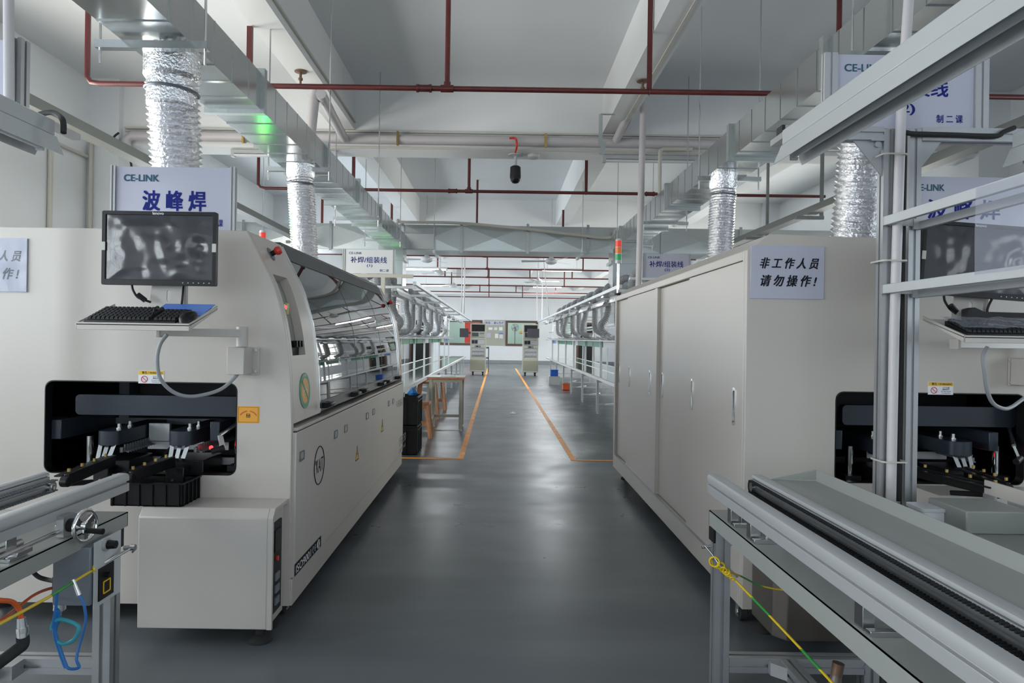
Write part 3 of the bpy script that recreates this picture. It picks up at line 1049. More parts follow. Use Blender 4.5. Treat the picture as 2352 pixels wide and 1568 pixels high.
# ceiling fans
def fan(lab, c, rot):
    x, y, z = c
    root = thing('ceiling_fan', lab, 'ceiling fan', c, group='white ceiling fans over the lines')
    MB().cyl((x, y, z), (x, y, ZC), 0.012, seg=8).build('drop_rod', 'white_paint', root)
    MB().lathe((x, y, z), [(0.03, 0.10), (0.06, 0.06), (0.12, 0.03), (0.12, -0.03), (0.07, -0.06), (0.02, -0.07)], seg=20).build('motor', 'white_paint', root)
    for k in range(3):
        a = rot + k * 2.0944
        d = Vector((math.cos(a), math.sin(a), 0)); n = Vector((-d.y, d.x, 0.2))
        b = MB()
        p0 = Vector(c) + d * 0.12; p1 = Vector(c) + d * 0.62
        b.add([p0 - n * 0.04, p0 + n * 0.04, p1 + n * 0.07, p1 - n * 0.07] + [q + Vector((0, 0, 0.006)) for q in (p0 - n * 0.04, p0 + n * 0.04, p1 + n * 0.07, p1 - n * 0.07)],
              [(0, 1, 2, 3), (7, 6, 5, 4), (0, 4, 5, 1), (1, 5, 6, 2), (2, 6, 7, 3), (3, 7, 4, 0)])
        b.build('blade', 'white_paint', root)


for px, py, Y, rot, lab in ((1010, 626, 17.6, 0.4, 'white ceiling fan over the left line, second from the camera'), (980, 596, 14.2, 1.0, 'white ceiling fan over the left line, nearest the camera'),
                            (1042, 656, 23.6, 0.2, 'white ceiling fan over the left line, third from the camera'), (1266, 600, 14.2, 0.9, 'white ceiling fan over the right line, nearest the camera'),
                            (1236, 646, 20.0, 0.1, 'white ceiling fan over the right line, second from the camera')):
    fan(lab, tuple(P(px, py, Y)), rot)
# ------------------------------------------------------------------ wave soldering machines
PROF = catmull([(0.0, 0, 0.845), (-0.006, 0, 1.0), (-0.014, 0, 1.12), (-0.034, 0, 1.274), (-0.066, 0, 1.4045), (-0.096, 0, 1.4885), (-0.145, 0, 1.583), (-0.205, 0, 1.70)], 4)
PROF = [(p.x, p.z) for p in PROF]


def prof_at(z):
    for (xa_, za), (xb_, zb) in zip(PROF[:-1], PROF[1:]):
        if za <= z <= zb + 1e-6:
            t = (z - za) / (zb - za)
            tx, tz = xb_ - xa_, zb - za
            L = math.hypot(tx, tz)
            return xa_ + (xb_ - xa_) * t, (tz / L, -tx / L)
    return PROF[-1][0], (0.9, 0.4)


def strip(x0, za, zb, off0, off1, n=14):
    o, i = [], []
    for k in range(n + 1):
        z = za + (zb - za) * k / n
        x, (nx, nz) = prof_at(z)
        o.append((x0 + x + nx * off1, z + nz * off1))
        i.append((x0 + x + nx * off0, z + nz * off0))
    return o + i[::-1]


FRONT = Vector((0, -1, 0)); UXF = Vector((1, 0, 0)); UZ = Vector((0, 0, 1))


def machine(name, label, x0, y0, side):
    """x0 is the plane of the hood side, y0 the front face; 'hood' or 'doors' chooses which side shows detail"""
    y1 = y0 + 3.36
    xl = x0 - 1.46
    root = thing(name, label, 'wave soldering machine', ((x0 + xl) / 2, y0, 0.0))
    dx, dy = x0 + 0.885, y0 - 2.94

    def F_(px, py, d=0.0):
        p = P(px, py, 2.94)
        return Vector((p.x + dx, y0 + d, p.z))
    outline = [(xl, 0.085), (x0, 0.085)] + [(x0 + x, z) for x, z in PROF]
    if side == 'doors':
        outline += [(xl + 0.10, 1.725), (xl + 0.03, 1.675), (xl, 1.655)]
    else:
        outline += [(xl, 1.70)]
    a, b = F_(101, 1085), F_(545, 880)
    hole = rrect(a.x, b.x, a.z, b.z, 0.035)
    fp = MB().plate(outline, [hole], 'y', y0, y0 + 0.03)
    fp.build('front_panel', 'cream_paint', root, bevel=0.003, angle=30)
    MB().plate(rrect(a.x - 0.0005, b.x + 0.0005, a.z - 0.0005, b.z + 0.0005, 0.0355), [rrect(a.x + 0.003, b.x - 0.003, a.z + 0.003, b.z - 0.003, 0.033)], 'y', y0 - 0.001, y0 + 0.045).build('opening_gasket', 'black_plastic', root)
    MB().plate(outline, [], 'y', y1 - 0.03, y1).build('rear_panel', 'cream_paint', root, angle=30)
    MB().box(xl + 0.02, x0 - 0.02, y0 + 0.03, y1 - 0.03, 0.085, 0.12).build('base_pan', 'cream_satin', root)
    if side == 'hood':
        MB().box(xl, x0 - 0.205, y0 + 0.03, y1 - 0.03, 1.67, 1.70).build('top_panel', 'cream_paint', root)
        MB().box(xl, xl + 0.02, y0 + 0.03, y1 - 0.03, 0.085, 1.67).build('back_panel', 'cream_paint', root)
    else:
        MB().plate([(xl + 0.10, 1.70), (x0 - 0.205, 1.675), (x0 - 0.205, 1.70), (xl + 0.10, 1.725)], [], 'y', y0 + 0.03, y1 - 0.03).build('top_panel', 'cream_paint', root)
    # feet and casters
    for (fx, fy) in ((x0 - 0.10, y0 - 0.005), (x0 - 0.12, y0 + 1.1), (x0 - 0.12, y0 + 2.25), (x0 - 0.10, y1 - 0.15),
                     (xl + 0.09, y0 - 0.005 if side == 'doors' else y0 + 0.2), (xl + 0.12, y0 + 1.1), (xl + 0.12, y0 + 2.25), (xl + 0.10, y1 - 0.15)):
        f = MB()
        f.lathe((fx, fy, 0.0), [(0.052, 0), (0.052, 0.008), (0.035, 0.022), (0.018, 0.03), (0.014, 0.05)], seg=20)
        fo = f.build('levelling_foot', 'black_rubber', root)
        MB().cyl((fx, fy, 0.045), (fx, fy, 0.10), 0.009).build('threaded_stem', 'steel', fo)
    for (fx, fy) in ((x0 - 0.07, y0 + 0.14), (xl + 0.035, y0 + 0.10)):
        c = MB().cyl((fx - 0.014, fy, 0.037), (fx + 0.014, fy, 0.037), 0.036, seg=24).build('caster', 'black_rubber', root)
        k = MB()
        k.box(fx - 0.022, fx - 0.017, fy - 0.016, fy + 0.016, 0.02, 0.09)
        k.box(fx + 0.017, fx + 0.022, fy - 0.016, fy + 0.016, 0.02, 0.09)
        k.cyl((fx - 0.026, fy, 0.037), (fx + 0.026, fy, 0.037), 0.012)
        k.build('fork', 'chrome', c)

    # ---- inside the infeed opening
    cav = MB()
    cav.box(xl + 0.06, x0 - 0.05, y0 + 0.95, y0 + 0.97, 0.40, 1.24)
    cav.box(xl + 0.06, x0 - 0.05, y0 + 0.03, y0 + 0.97, 0.40, 0.42)
    cav.box(xl + 0.06, x0 - 0.08, y0 + 0.03, y0 + 0.97, 1.24, 1.26)
    cav.box(xl + 0.06, xl + 0.08, y0 + 0.03, y0 + 0.97, 0.40, 1.24)
    cav.box(x0 - 0.07, x0 - 0.05, y0 + 0.03, y0 + 0.97, 0.40, 1.20)
    cav.build('inner_walls', 'inner_dark', root)
    hood_in = MB().box(a.x - 0.02, b.x + 0.03, y0 + 0.032, y0 + 0.5, b.z + 0.005, b.z + 0.012)
    hood_in.box(a.x + 0.2, b.x + 0.02, y0 + 0.40, y0 + 0.43, b.z - 0.12, b.z + 0.01)
    hood_in.build('inner_hood', 'inner_dark', root)
    g = F_(143, 957); h = F_(545, 915)
    bm_ = MB().plate(rrect(g.x, h.x + 0.03, g.z, h.z, 0.02), [], 'y', y0 + 0.09, y0 + 0.13)
    bm_.build('cross_beam', 'slate_enamel', root, bevel=0.003)
    q = F_(105, 1011); q2 = F_(129, 966)
    MB().box(q.x, q2.x, y0 + 0.035, y0 + 0.55, q.z, q2.z).build('side_arm', 'slate_enamel', root, bevel=0.003)
    q = F_(474, 1015); q2 = F_(497, 971)
    MB().box(q.x, q2.x, y0 + 0.035, y0 + 0.55, q.z, q2.z).build('side_arm', 'slate_enamel', root, bevel=0.003)
    for (pa, pb) in ((213, 264), (378, 436)):
        l, r = F_(pa, 1024), F_(pb, 995)
        xm, hw = (l.x + r.x) / 2, (r.x - l.x) / 2
        out = [(l.x, y0 + 0.5)] + [(xm - hw * math.cos(R(t)), y0 + 0.05 - hw * 0.8 * math.sin(R(t))) for t in range(0, 181, 15)] + [(r.x, y0 + 0.5)]
        out = [(p_[0], p_[1]) for p_ in out]
        MB().plate(out, [], 'z', l.z, r.z + 0.006).build('finger_guard', 'slate_enamel', root, bevel=0.003, angle=40)
        sc_ = MB()
        for k, yy in enumerate((0.10, 0.19)):
            sc_.cyl((xm + 0.01, y0 + yy, r.z + 0.005), (xm + 0.01, y0 + yy, r.z + 0.03), 0.008)
            sc_.cyl((xm + 0.01, y0 + yy, r.z + 0.005), (xm + 0.01, y0 + yy, r.z + 0.012), 0.013)
        sc_.build('screws', 'steel', root)
        cl = MB()
        for k in (-1, 0, 1):
            x = xm + k * hw * 0.62
            cl.rod((x, y0 + 0.03, l.z + 0.005), (x - 0.006 * k, y0 - 0.002, l.z - 0.052), 0.018, 0.003, up=Vector((0, 1, 0)))
            cl.rod((x - 0.006 * k, y0 - 0.002, l.z - 0.052), (x - 0.006 * k, y0 + 0.012, l.z - 0.068), 0.014, 0.003, up=Vector((0, 1, 0)))
        cl.build('transport_fingers', 'steel', root)
        ch = MB()
        for k in range(34):
            yy = y0 + 0.06 + k * 0.022
            ch.rod((r.x + 0.012, yy, l.z - 0.0), (r.x + 0.012, yy, l.z - 0.028), 0.005, 0.009)
            ch.rod((r.x + 0.012, yy, l.z - 0.028), (r.x + 0.030, yy, l.z - 0.034), 0.004, 0.006)
        ch.rod((r.x + 0.006, y0 + 0.04, l.z - 0.022), (r.x + 0.006, y0 + 0.80, l.z - 0.022), 0.012, 0.022)
        ch.build('finger_chain', 'mesh_grey', root)
        bk = MB()
        bk.box(l.x - 0.005, r.x + 0.045, y0 + 0.035, y0 + 0.24, l.z - 0.19, l.z - 0.066)
        bk.box(l.x + 0.02, r.x - 0.01, y0 - 0.03, y0 + 0.05, l.z - 0.17, l.z - 0.085)
        bk.build('drive_block', 'black_plastic', root, bevel=0.004)
        bo = MB()
        for (ex, ez) in ((0.015, -0.10), (0.05, -0.14), (0.075, -0.105), (0.095, -0.16)):
            bo.cyl((l.x + ex, y0 + 0.036, l.z + ez), (l.x + ex, y0 - 0.032 if ex < 0.06 else y0 + 0.028, l.z + ez), 0.006, seg=8)
        bo.build('bolts', 'brass', root)
    for px in (168, 524):
        t_ = F_(px, 1020); bt = F_(px, 1078)
        c = MB().cyl((t_.x, y0 + 0.12, bt.z), (t_.x, y0 + 0.12, t_.z + 0.02), 0.017, seg=20)
        c.build('shaft', 'chrome', root)
        MB().box(t_.x - 0.035, t_.x + 0.035, y0 + 0.08, y0 + 0.15, bt.z - 0.025, bt.z).build('shaft_block', 'inner_dark', root)
    pl = MB()
    pl.box(F_(283, 0).x, F_(335, 0).x, y0 + 0.27, y0 + 0.29, F_(0, 1030).z, F_(0, 985).z)
    pl.box(F_(275, 0).x, F_(480, 0).x, y0 + 0.29, y0 + 0.30, F_(0, 1052).z, F_(0, 1032).z)
    pl.box(F_(345, 0).x, F_(372, 0).x, y0 + 0.26, y0 + 0.27, F_(0, 1035).z, F_(0, 1002).z)
    pl.box(F_(280, 0).x, F_(540, 0).x, y0 + 0.26, y0 + 0.28, F_(0, 1086).z, F_(0, 1068).z)
    pl.build('bright_plates', 'alum_line', root, bevel=0.002)  # lighter metal stands in for light falling inside the opening
    br = MB()
    br.rod((F_(110, 0).x, y0 + 0.36, F_(0, 1062).z), (F_(540, 0).x, y0 + 0.36, F_(0, 1062).z), 0.012, 0.03)
    br.build('slotted_bar', 'black_plastic', root)
    # crank handle
    s_ = F_(540, 978, 0.03); m_ = F_(510, 998, -0.02); e_ = F_(518, 1025, -0.03); k_ = F_(503, 1034, -0.05)
    ck = MB()
    ck.cyl(F_(548, 965, 0.10), m_, 0.009)
    ck.rod(m_, e_, 0.02, 0.010)
    cko = ck.build('crank', 'steel', root)
    MB().cyl(e_ + Vector((0.006, 0.0, 0)), e_ + Vector((-0.035, -0.03, -0.012)), 0.013).build('crank_grip', 'black_plastic', cko)
    ls = MB().lathe(F_(459, 1037, 0.12), [(0.008, 0), (0.008, 0.008), (0.004, 0.012)], axis=(0, -1, 0))
    ls.build('sensor_light', 'red_led', root)
    sb = MB().sweep(catmull([F_(355, 1035, .2), F_(340, 1045, .2), F_(330, 1062, .18), F_(322, 1075, .15)], 5), 0.006, 8)
    sb.cyl(F_(352, 1034, .22), F_(364, 1028, .24), 0.012)
    sb.build('sensor_cable', 'black_plastic', root)
    # outfeed guide arms reaching towards the conveyor
    for (pa, pb) in (((152, 1103, -0.46), (268, 1054, -0.02)), ((300, 1096, -0.30), (402, 1058, -0.01))):
        s1, s2 = F_(pa[0], pa[1]), F_(pb[0], pb[1], pb[2])
        p1 = P(pa[0], pa[1], 2.94 + pa[2]); p1.x += dx; p1.y += dy
        ga = MB()
        ga.rod(p1, s2, 0.016, 0.045)
        ga.rod(p1 + Vector((0, 0, -.012)), s2.lerp(p1, 0.5) + Vector((0, 0, -0.05)), 0.014, 0.02)
        ga.rod(p1 + Vector((-.03, 0, .015)), s2 + Vector((-.03, 0, .015)), 0.03, 0.006)
        ga.cyl(p1 + Vector((-0.016, 0, -0.004)), p1 + Vector((0.012, 0, -0.004)), 0.020)
        ga.build('guide_arm', 'black_plastic', root, bevel=0.003)
        gb = MB()
        for t in (0.05, 0.3, 0.55, 0.8):
            c = p1.lerp(s2, t) + Vector((0, 0, 0.028))
            gb.cyl(c, c + Vector((0, 0, 0.012)), 0.006, seg=8)
        gb.build('guide_screws', 'brass', root)

    # warning label above the opening
    l, r = F_(318, 880), F_(377, 851)
    wl_ = MB().box(l.x, r.x, y0 - 0.0012, y0, l.z, r.z)
    lab = wl_.build('warning_label', 'white_print', root, smooth=False)
    yy = y0 - 0.0016
    MB().box(l.x + 0.001, r.x - 0.001, yy, yy + 0.0003, r.z - 0.018, r.z - 0.001).build('label_header', 'yellow_sticker', lab, smooth=False)
    text('lettering', '警告 / WARNING', 'ink', lab, ((l.x + r.x) / 2 + 0.005, yy - 0.0003, r.z - 0.0095), UXF, UZ, w=0.088, bold=0.02)
    text('lettering', '手不可觸\n轉動部位\nDo not touch\nmoving parts', 'ink', lab, (l.x + 0.078, yy - 0.0003, l.z + 0.0185), UXF, UZ, w=0.042, h=0.03)
    MB().torus((l.x + 0.026, yy, l.z + 0.0185), (0, 1, 0), 0.013, 0.0016, 24, 4).rod((l.x + 0.017, yy, l.z + 0.0275), (l.x + 0.035, yy, l.z + 0.0095), 0.002, 0.002).build('prohibition_ring', 'red_print', lab)
    # yellow crank direction label
    l, r = F_(545, 971), F_(596, 933)
    yl_ = MB().box(l.x, r.x, y0 - 0.0012, y0, l.z, r.z).build('crank_label', 'orange_sticker', root, smooth=False)
    cx_, cz_ = (l.x + r.x) / 2, (l.z + r.z) / 2
    ar = MB()
    for a0, a1 in ((25, 82), (98, 155)):
        pts = [(cx_ + 0.039 * math.cos(R(t)), y0 - 0.0018, cz_ - 0.018 + 0.034 * math.sin(R(t))) for t in range(a0, a1, 6)]
        for p_, q_ in zip(pts[:-1], pts[1:]):
            ar.rod(p_, q_, 0.0012, 0.0035, up=Vector((0, 0, 1)))
    ar.build('arrows', 'red_print', yl_)
    br_ = MB().plate(rect(l.x + .004, r.x - .004, l.z + .004, r.z - .004), [rect(l.x + .005, r.x - .005, l.z + .005, r.z - .005)], 'y', y0 - .0016, y0 - .0011)
    br_.plate(rect(cx_ - .008, cx_ + .008, cz_ - .012, cz_ + .004), [rect(cx_ - .006, cx_ - .001, cz_ - .010, cz_ - .005), rect(cx_ + .001, cx_ + .006, cz_ - .010, cz_ - .005), rect(cx_ - .006, cx_ + .006, cz_ - .002, cz_ + .002)], 'y', y0 - .0018, y0 - .0012)
    br_.build('symbol', 'ink', yl_, smooth=False)
    return root, F_, y1, xl


left_m, FL, LY1, LXL = machine('wave_solder_machine', 'cream wave soldering machine left of the aisle with a curved dark glass hood', -0.885, 2.94, 'hood')
right_m, FR, RY1, RXL = machine('wave_solder_machine', 'cream wave soldering machine right of the aisle with tall sliding doors', 2.54, 2.98, 'doors')
right_m['group'] = left_m['group'] = 'wave soldering machines either side of the aisle'

# ---- hood side of the left machine
x0 = -0.885
ya, yg0, yg1, ye = 2.97, 3.40, 6.10, 6.27
ck = MB()
for za, zb, a, b in ((0.845, 1.163, ya, yg0), (1.52, 1.70, ya, yg0), (1.163, 1.52, ya, 3.00), (1.163, 1.52, 3.20, yg0)):
    ck.ribbon(strip(x0, za, zb, -0.04, 0), a, b)
ck.build('front_cheek', 'cream_paint', left_m, angle=30)
ck = MB().ribbon(strip(x0, 1.163, 1.52, -0.05, -0.041), 3.0, 3.2)
rec = ck.build('control_recess', 'light_grey_sheet', left_m)
MB().ribbon(strip(x0, 0.845, 1.70, -0.04, 0), yg1, ye - 0.01).build('rear_cheek', 'cream_paint', left_m, angle=30)


def HP(y, z, off):
    x, (nx, nz) = prof_at(z)
    return Vector((x0 + x + nx * off, y, z + nz * off)), Vector((nx, 0, nz))


# chrome trims beside the glass
tr = MB()
for a in (yg0 - 0.012, yg1):
    tr.ribbon(strip(x0, 0.87, 1.69, -0.002, 0.006, 24), a, a + 0.012)
tr.build('chrome_trim', 'chrome', left_m)
splits = [yg0, 4.33, 5.26, yg1]
for a, b in zip(splits[:-1], splits[1:]):
    g = MB().ribbon(strip(x0, 0.905, 1.63, -0.008, -0.002, 26), a + 0.006, b - 0.004)
    go = g.build('hood_glass', 'hood_glass', left_m, angle=50)
    fr = MB()
    fr.ribbon(strip(x0, 0.875, 0.925, -0.012, 0.002, 3), a + 0.003, b - 0.003)
    fr.ribbon(strip(x0, 1.625, 1.70, -0.012, 0.002, 4), a + 0.003, b - 0.003)
    fr.ribbon(strip(x0, 0.90, 1.66, -0.012, -0.001, 20), b - 0.008, b - 0.002)
    fr.build('hood_frame', 'dark_frame', left_m)
    for yy in (a + 0.10, b - 0.16):
        p, n = HP(yy, 0.90, 0.0)
        h = MB()
        pr = [(0, -0.014), (0.030, -0.012), (0.046, -0.002), (0.048, 0.010), (0.040, 0.016), (0.020, 0.012), (0, 0.016)]
        h.plate([(p.x + u, p.z + v) for u, v in pr], [], 'y', yy - 0.055, yy + 0.055)
        h.build('hood_handle', 'black_plastic', left_m, bevel=0.005)
MB().plate([(x0 - 0.21, 1.66), (x0 - 0.205, 1.70), (x0 - 0.21, 1.715), (x0 - 0.32, 1.715), (x0 - 0.32, 1.70)], [], 'y', yg0, yg1).build('hinge_cover', 'dark_frame', left_m)
MB().box(x0 - 0.05, x0 + 0.017, ya, ye, 0.835, 0.85).build('ledge', 'cream_satin', left_m, bevel=0.003)
# inside of the hood
hi = MB()
hi.box(x0 - 1.40, x0 - 0.05, yg0, yg1, 0.80, 0.83)
hi.box(x0 - 1.0, x0 - 0.95, yg0, yg1, 0.83, 1.65)
for k in range(7):
    hi.rod((x0 - 0.3, yg0 + 0.2 + k * 0.42, 0.9), (x0 - 0.9, yg0 + 0.2 + k * 0.42, 0.9), 0.05, 0.08)
hi.build('inner_deck', 'mesh_grey', left_m)
# lower side panel
xp = x0 + 0.017
sp_ = MB().box(x0 - 0.02, xp, 2.955, ye + 0.015, 0.20, 0.83)
side = sp_.build('side_panel', 'cream_satin', left_m, bevel=0.004)
MB().box(x0 - 0.02, x0 + 0.010, 2.945, ye + 0.02, 0.085, 0.197).build('plinth', 'cream_satin', left_m, bevel=0.003)

UYS = Vector((0, 1, 0))   # text runs along +Y when read from the aisle (facing +X)


def side_pt(px, py, off=0.0008):
    p = PX(px, py, xp)
    return Vector((xp + off, p.y, p.z))


for px, py in ((693, 1046), (771, 997), (794, 984), (843, 955), (858, 945), (893, 926), (903, 921), (928, 906)):
    p = side_pt(px, py)
    k = 1.0
    l = MB().plate(rrect(p.y - 0.035 * k, p.y + 0.035 * k, p.z - 0.022, p.z + 0.022, 0.004, 2), [rrect(p.y - 0.022, p.y + 0.030, p.z - 0.016, p.z + 0.016, 0.003, 2)], 'x', xp, xp + 0.004)
    lo = l.build('latch', 'mesh_grey', left_m)
    MB().box(xp - 0.004, xp + 0.002, p.y - 0.02, p.y + 0.028, p.z - 0.014, p.z + 0.014).build('latch_plate', 'alum', lo)
# round KAIT emblem
p = side_pt(733, 1068)
em = MB().torus((xp + 0.0008, p.y, p.z), (1, 0, 0), 0.092, 0.0028, 48, 4)
emo = em.build('emblem_ring', 'ink', left_m)
text('lettering', 'KAIT', 'ink', emo, (xp + 0.001, p.y + 0.012, p.z), UYS, UZ, w=0.125, h=0.068)
MB().box(xp, xp + 0.001, p.y - 0.066, p.y - 0.056, p.z + 0.01, p.z + 0.03).build('emblem_dot', 'ink', emo)
# triangles
for px, py in ((820, 1040), (878, 977)):
    p = side_pt(px, py)
    t = MB().plate([(p.y - 0.05, p.z - 0.045), (p.y + 0.05, p.z - 0.045), (p.y, p.z + 0.05)], [], 'x', xp, xp + 0.001)
    to = t.build('hazard_triangle', 'yellow_sticker', left_m, smooth=False)
    MB().plate([(p.y - 0.05, p.z - 0.045), (p.y + 0.05, p.z - 0.045), (p.y, p.z + 0.05)], [[(p.y - 0.039, p.z - 0.039), (p.y + 0.039, p.z - 0.039), (p.y, p.z + 0.037)]], 'x', xp + 0.001, xp + 0.0016).build('triangle_border', 'ink', to, smooth=False)
    MB().plate([(p.y + 0.004, p.z + 0.02), (p.y - 0.012, p.z - 0.008), (p.y - 0.001, p.z - 0.008), (p.y - 0.006, p.z - 0.033), (p.y + 0.012, p.z - 0.002), (p.y + 0.002, p.z - 0.002)], [], 'x', xp + 0.001, xp + 0.0016).build('lightning_bolt', 'ink', to, smooth=False)
p = side_pt(918, 925)
text('model_lettering', 'F-FP350-2', 'grey_print', left_m, (xp + 0.001, p.y, p.z), UYS, UZ, w=0.40, h=0.06, bold=-0.005)
p = side_pt(925, 1012)
text('model_lettering', 'LFG-350', 'grey_print', left_m, (xp + 0.001, p.y - 0.02, p.z + 0.02), UYS, UZ, w=0.42, h=0.075, bold=0.01)
text('model_lettering', 'LEAD FREE WAVE', 'grey_print', left_m, (xp + 0.001, p.y - 0.02, p.z - 0.06), UYS, UZ, w=0.42, h=0.035)
# ISO9001 plate
a, b = side_pt(676, 1342), side_pt(737, 1232)
za, zb = 0.205, side_pt(676, 1297).z
iso = MB().box(xp, xp + 0.0012, a.y, b.y, za + 0.003, zb).build('certification_label', 'ink', left_m, smooth=False)
zm, h_ = (za + zb) / 2, (zb - za)
L_ = b.y - a.y
text('lettering', 'ISO9001', 'white_print', iso, (xp + 0.0018, a.y + L_ * 0.31, zm), UYS, UZ, w=L_ * 0.54, h=h_ * 0.62, bold=0.02)
ce = MB()
for cy_ in (a.y + L_ * 0.66, a.y + L_ * 0.74):
    ce.torus((xp + 0.0016, cy_ + 0.012, zm), (1, 0, 0), h_ * 0.27, h_ * 0.04, 18, 4, a0=R(100) if False else R(-60), a1=R(60))
ce = MB()
for cy_, wd in ((a.y + L_ * 0.665, 0), (a.y + L_ * 0.745, 1)):
    rr = h_ * 0.29
    pts = [(xp + 0.0016, cy_ + rr * 0.7 - rr * math.cos(R(t)), zm + rr * math.sin(R(t))) for t in range(-75, 76, 15)]
    for p_, q_ in zip(pts[:-1], pts[1:]):
        ce.rod(p_, q_, 0.001, h_ * 0.075, up=Vector((1, 0, 0)).cross(Vector(q_) - Vector(p_)))
    if wd:
        ce.rod((xp + 0.0016, cy_ - rr * .3, zm), (xp + 0.0016, cy_ + rr * .55, zm), 0.001, h_ * 0.07)
ce.build('ce_mark', 'white_print', iso, smooth=False)
cc = MB().torus((xp + 0.0016, a.y + L_ * 0.89, zm), (1, 0, 0), h_ * 0.37, h_ * 0.03, 32, 4)
cc.build('round_mark', 'white_print', iso)
text('lettering', '(((', 'white_print', iso, (xp + 0.0018, a.y + L_ * 0.88, zm), UYS, UZ, w=L_ * 0.13, h=h_ * 0.55, bold=0.015)
# Pb sticker
p, n = HP(3.15, 0.998, 0.0)
t_ = Vector((-n.z, 0, n.x))
pb_ = MB()


def disc(c, n, r, t0, t1, seg=36):
    m = MB()
    m.cyl(c + n * t0, c + n * t1, r, seg=seg)
    return m


po = disc(p, n, 0.082, 0.0, 0.003).build('lead_free_sticker', 'green_sticker', left_m)
disc(p, n, 0.058, 0.003, 0.0036).build('sticker_centre', 'orange_sticker', po)
text('lettering', 'Pb', 'white_print', po, p + n * 0.0042, UYS, t_, w=0.06)
sl = MB().rod(p + n * 0.0046 + UYS * -0.045 + t_ * 0.045, p + n * 0.0046 + UYS * 0.045 - t_ * 0.045, 0.012, 0.0008, up=n)
sl.build('sticker_bar', 'green_sticker', po)
text('lettering', 'LEAD FREE', 'white_print', po, p + n * 0.0036 + t_ * 0.070, UYS, t_, w=0.055, h=0.009)
p, n = HP(6.18, 1.02, 0.0)
po = disc(p, n, 0.07, 0.0, 0.003).build('lead_free_sticker', 'orange_sticker', left_m)
sl = MB().rod(p + n * 0.004 + UYS * -0.04 + t_ * 0.04, p + n * 0.004 + UYS * 0.04 - t_ * 0.04, 0.012, 0.0008, up=n)
sl.build('sticker_bar', 'green_sticker', po)
# emergency stop buttons
for yy, zz_ in ((3.13, 1.622), (6.18, 1.55)):
    p, n = HP(yy, zz_, 0.0)
    e = disc(p, n, 0.032, 0, 0.004).build('emergency_stop', 'mesh_grey', left_m)
    MB().cyl(p + n * 0.004, p + n * 0.024, 0.012).build('stop_collar', 'black_plastic', e)
    mm = MB().cyl(p + n * 0.024, p + n * 0.036, 0.016, 0.021)
    mm.cyl(p + n * 0.036, p + n * 0.050, 0.021, 0.017)
    mm.build('stop_button', 'red_plastic', e, angle=50)
# LED module and switches in the recess
p, n = HP(3.085, 1.385, -0.04)
MB().cyl(p, p + n * 0.02, 0.014).build('indicator', 'white_print', left_m)
pi_ = disc(p, n, 0.005, 0.02, 0.026, 12).build('indicator_led', 'red_led', left_m)
p, n = HP(3.14, 1.37, -0.04)
bb = MB().box(p.x - 0.012, p.x + 0.012, 3.12, 3.155, 1.345, 1.40).build('key_switch', 'pale_yellow', left_m, bevel=0.004)
for k in range(3):
    p, n = HP(3.09 + k * 0.045, 1.215, -0.04)
    s_ = MB().cyl(p, p + n * 0.03, 0.016)
    s_.rod(p + n * 0.03 - t_ * 0.014, p + n * 0.03 + t_ * 0.014, 0.012, 0.02, up=n)
    s_.build('selector_switch', 'black_plastic', left_m)

# ---- low box in front of each machine
def low_box(m, xl_, xr_, yf, yb_, zt, right_detail):
    o = MB()
    pr = [(yb_, 0.07), (yf, 0.07), (yf, zt - 0.035), (yf + 0.03, zt), (yb_, zt)]
    o.plate(pr, [], 'x', xl_, xr_ - 0.02)
    o.build('front_box', 'cream_satin', m, bevel=0.004)
    lip = MB()
    lip.plate([(yf, 0.07), (yf, zt - 0.035), (yf + 0.03, zt), (yb_, zt), (yb_, zt - 0.015), (yf + 0.04, zt - 0.015), (yf + 0.015, zt - 0.04), (yf + 0.015, 0.07)], [], 'x', xr_ - 0.02, xr_)
    lip.build('box_lip', 'cream_satin', m)
    if right_detail:
        bp_ = MB().box(xr_ - 0.02, xr_ - 0.012, yf + 0.035, yf + 0.155, 0.11, zt - 0.07)
        pn = bp_.build('electrical_panel', 'charcoal', m)
        MB().box(xr_ - 0.012, xr_ - 0.008, yf + 0.06, yf + 0.13, zt - 0.19, zt - 0.10).build('socket', 'black_plastic', pn)
        for k in range(3):
            MB().box(xr_ - 0.012, xr_ - 0.006, yf + 0.07, yf + 0.12, 0.14 + k * 0.05, 0.17 + k * 0.05).build('breaker', 'grey_blue_box', pn)
        MB().cyl((xr_ - 0.012, yf + 0.09, zt - 0.22), (xr_ - 0.004, yf + 0.09, zt - 0.22), 0.01).build('terminal', 'red_plastic', pn)


low_box(left_m, -1.432, -0.893, 2.735, 2.94, 0.55, True)
low_box(right_m, 1.80, 2.52, 2.745, 2.98, 0.64, False)
# foot in front (the box stands on it)
f = MB().lathe((-0.96, 2.80, 0.0), [(0.052, 0), (0.052, 0.008), (0.035, 0.022), (0.018, 0.03), (0.014, 0.075)], seg=24)
f.build('levelling_foot', 'black_rubber', left_m)

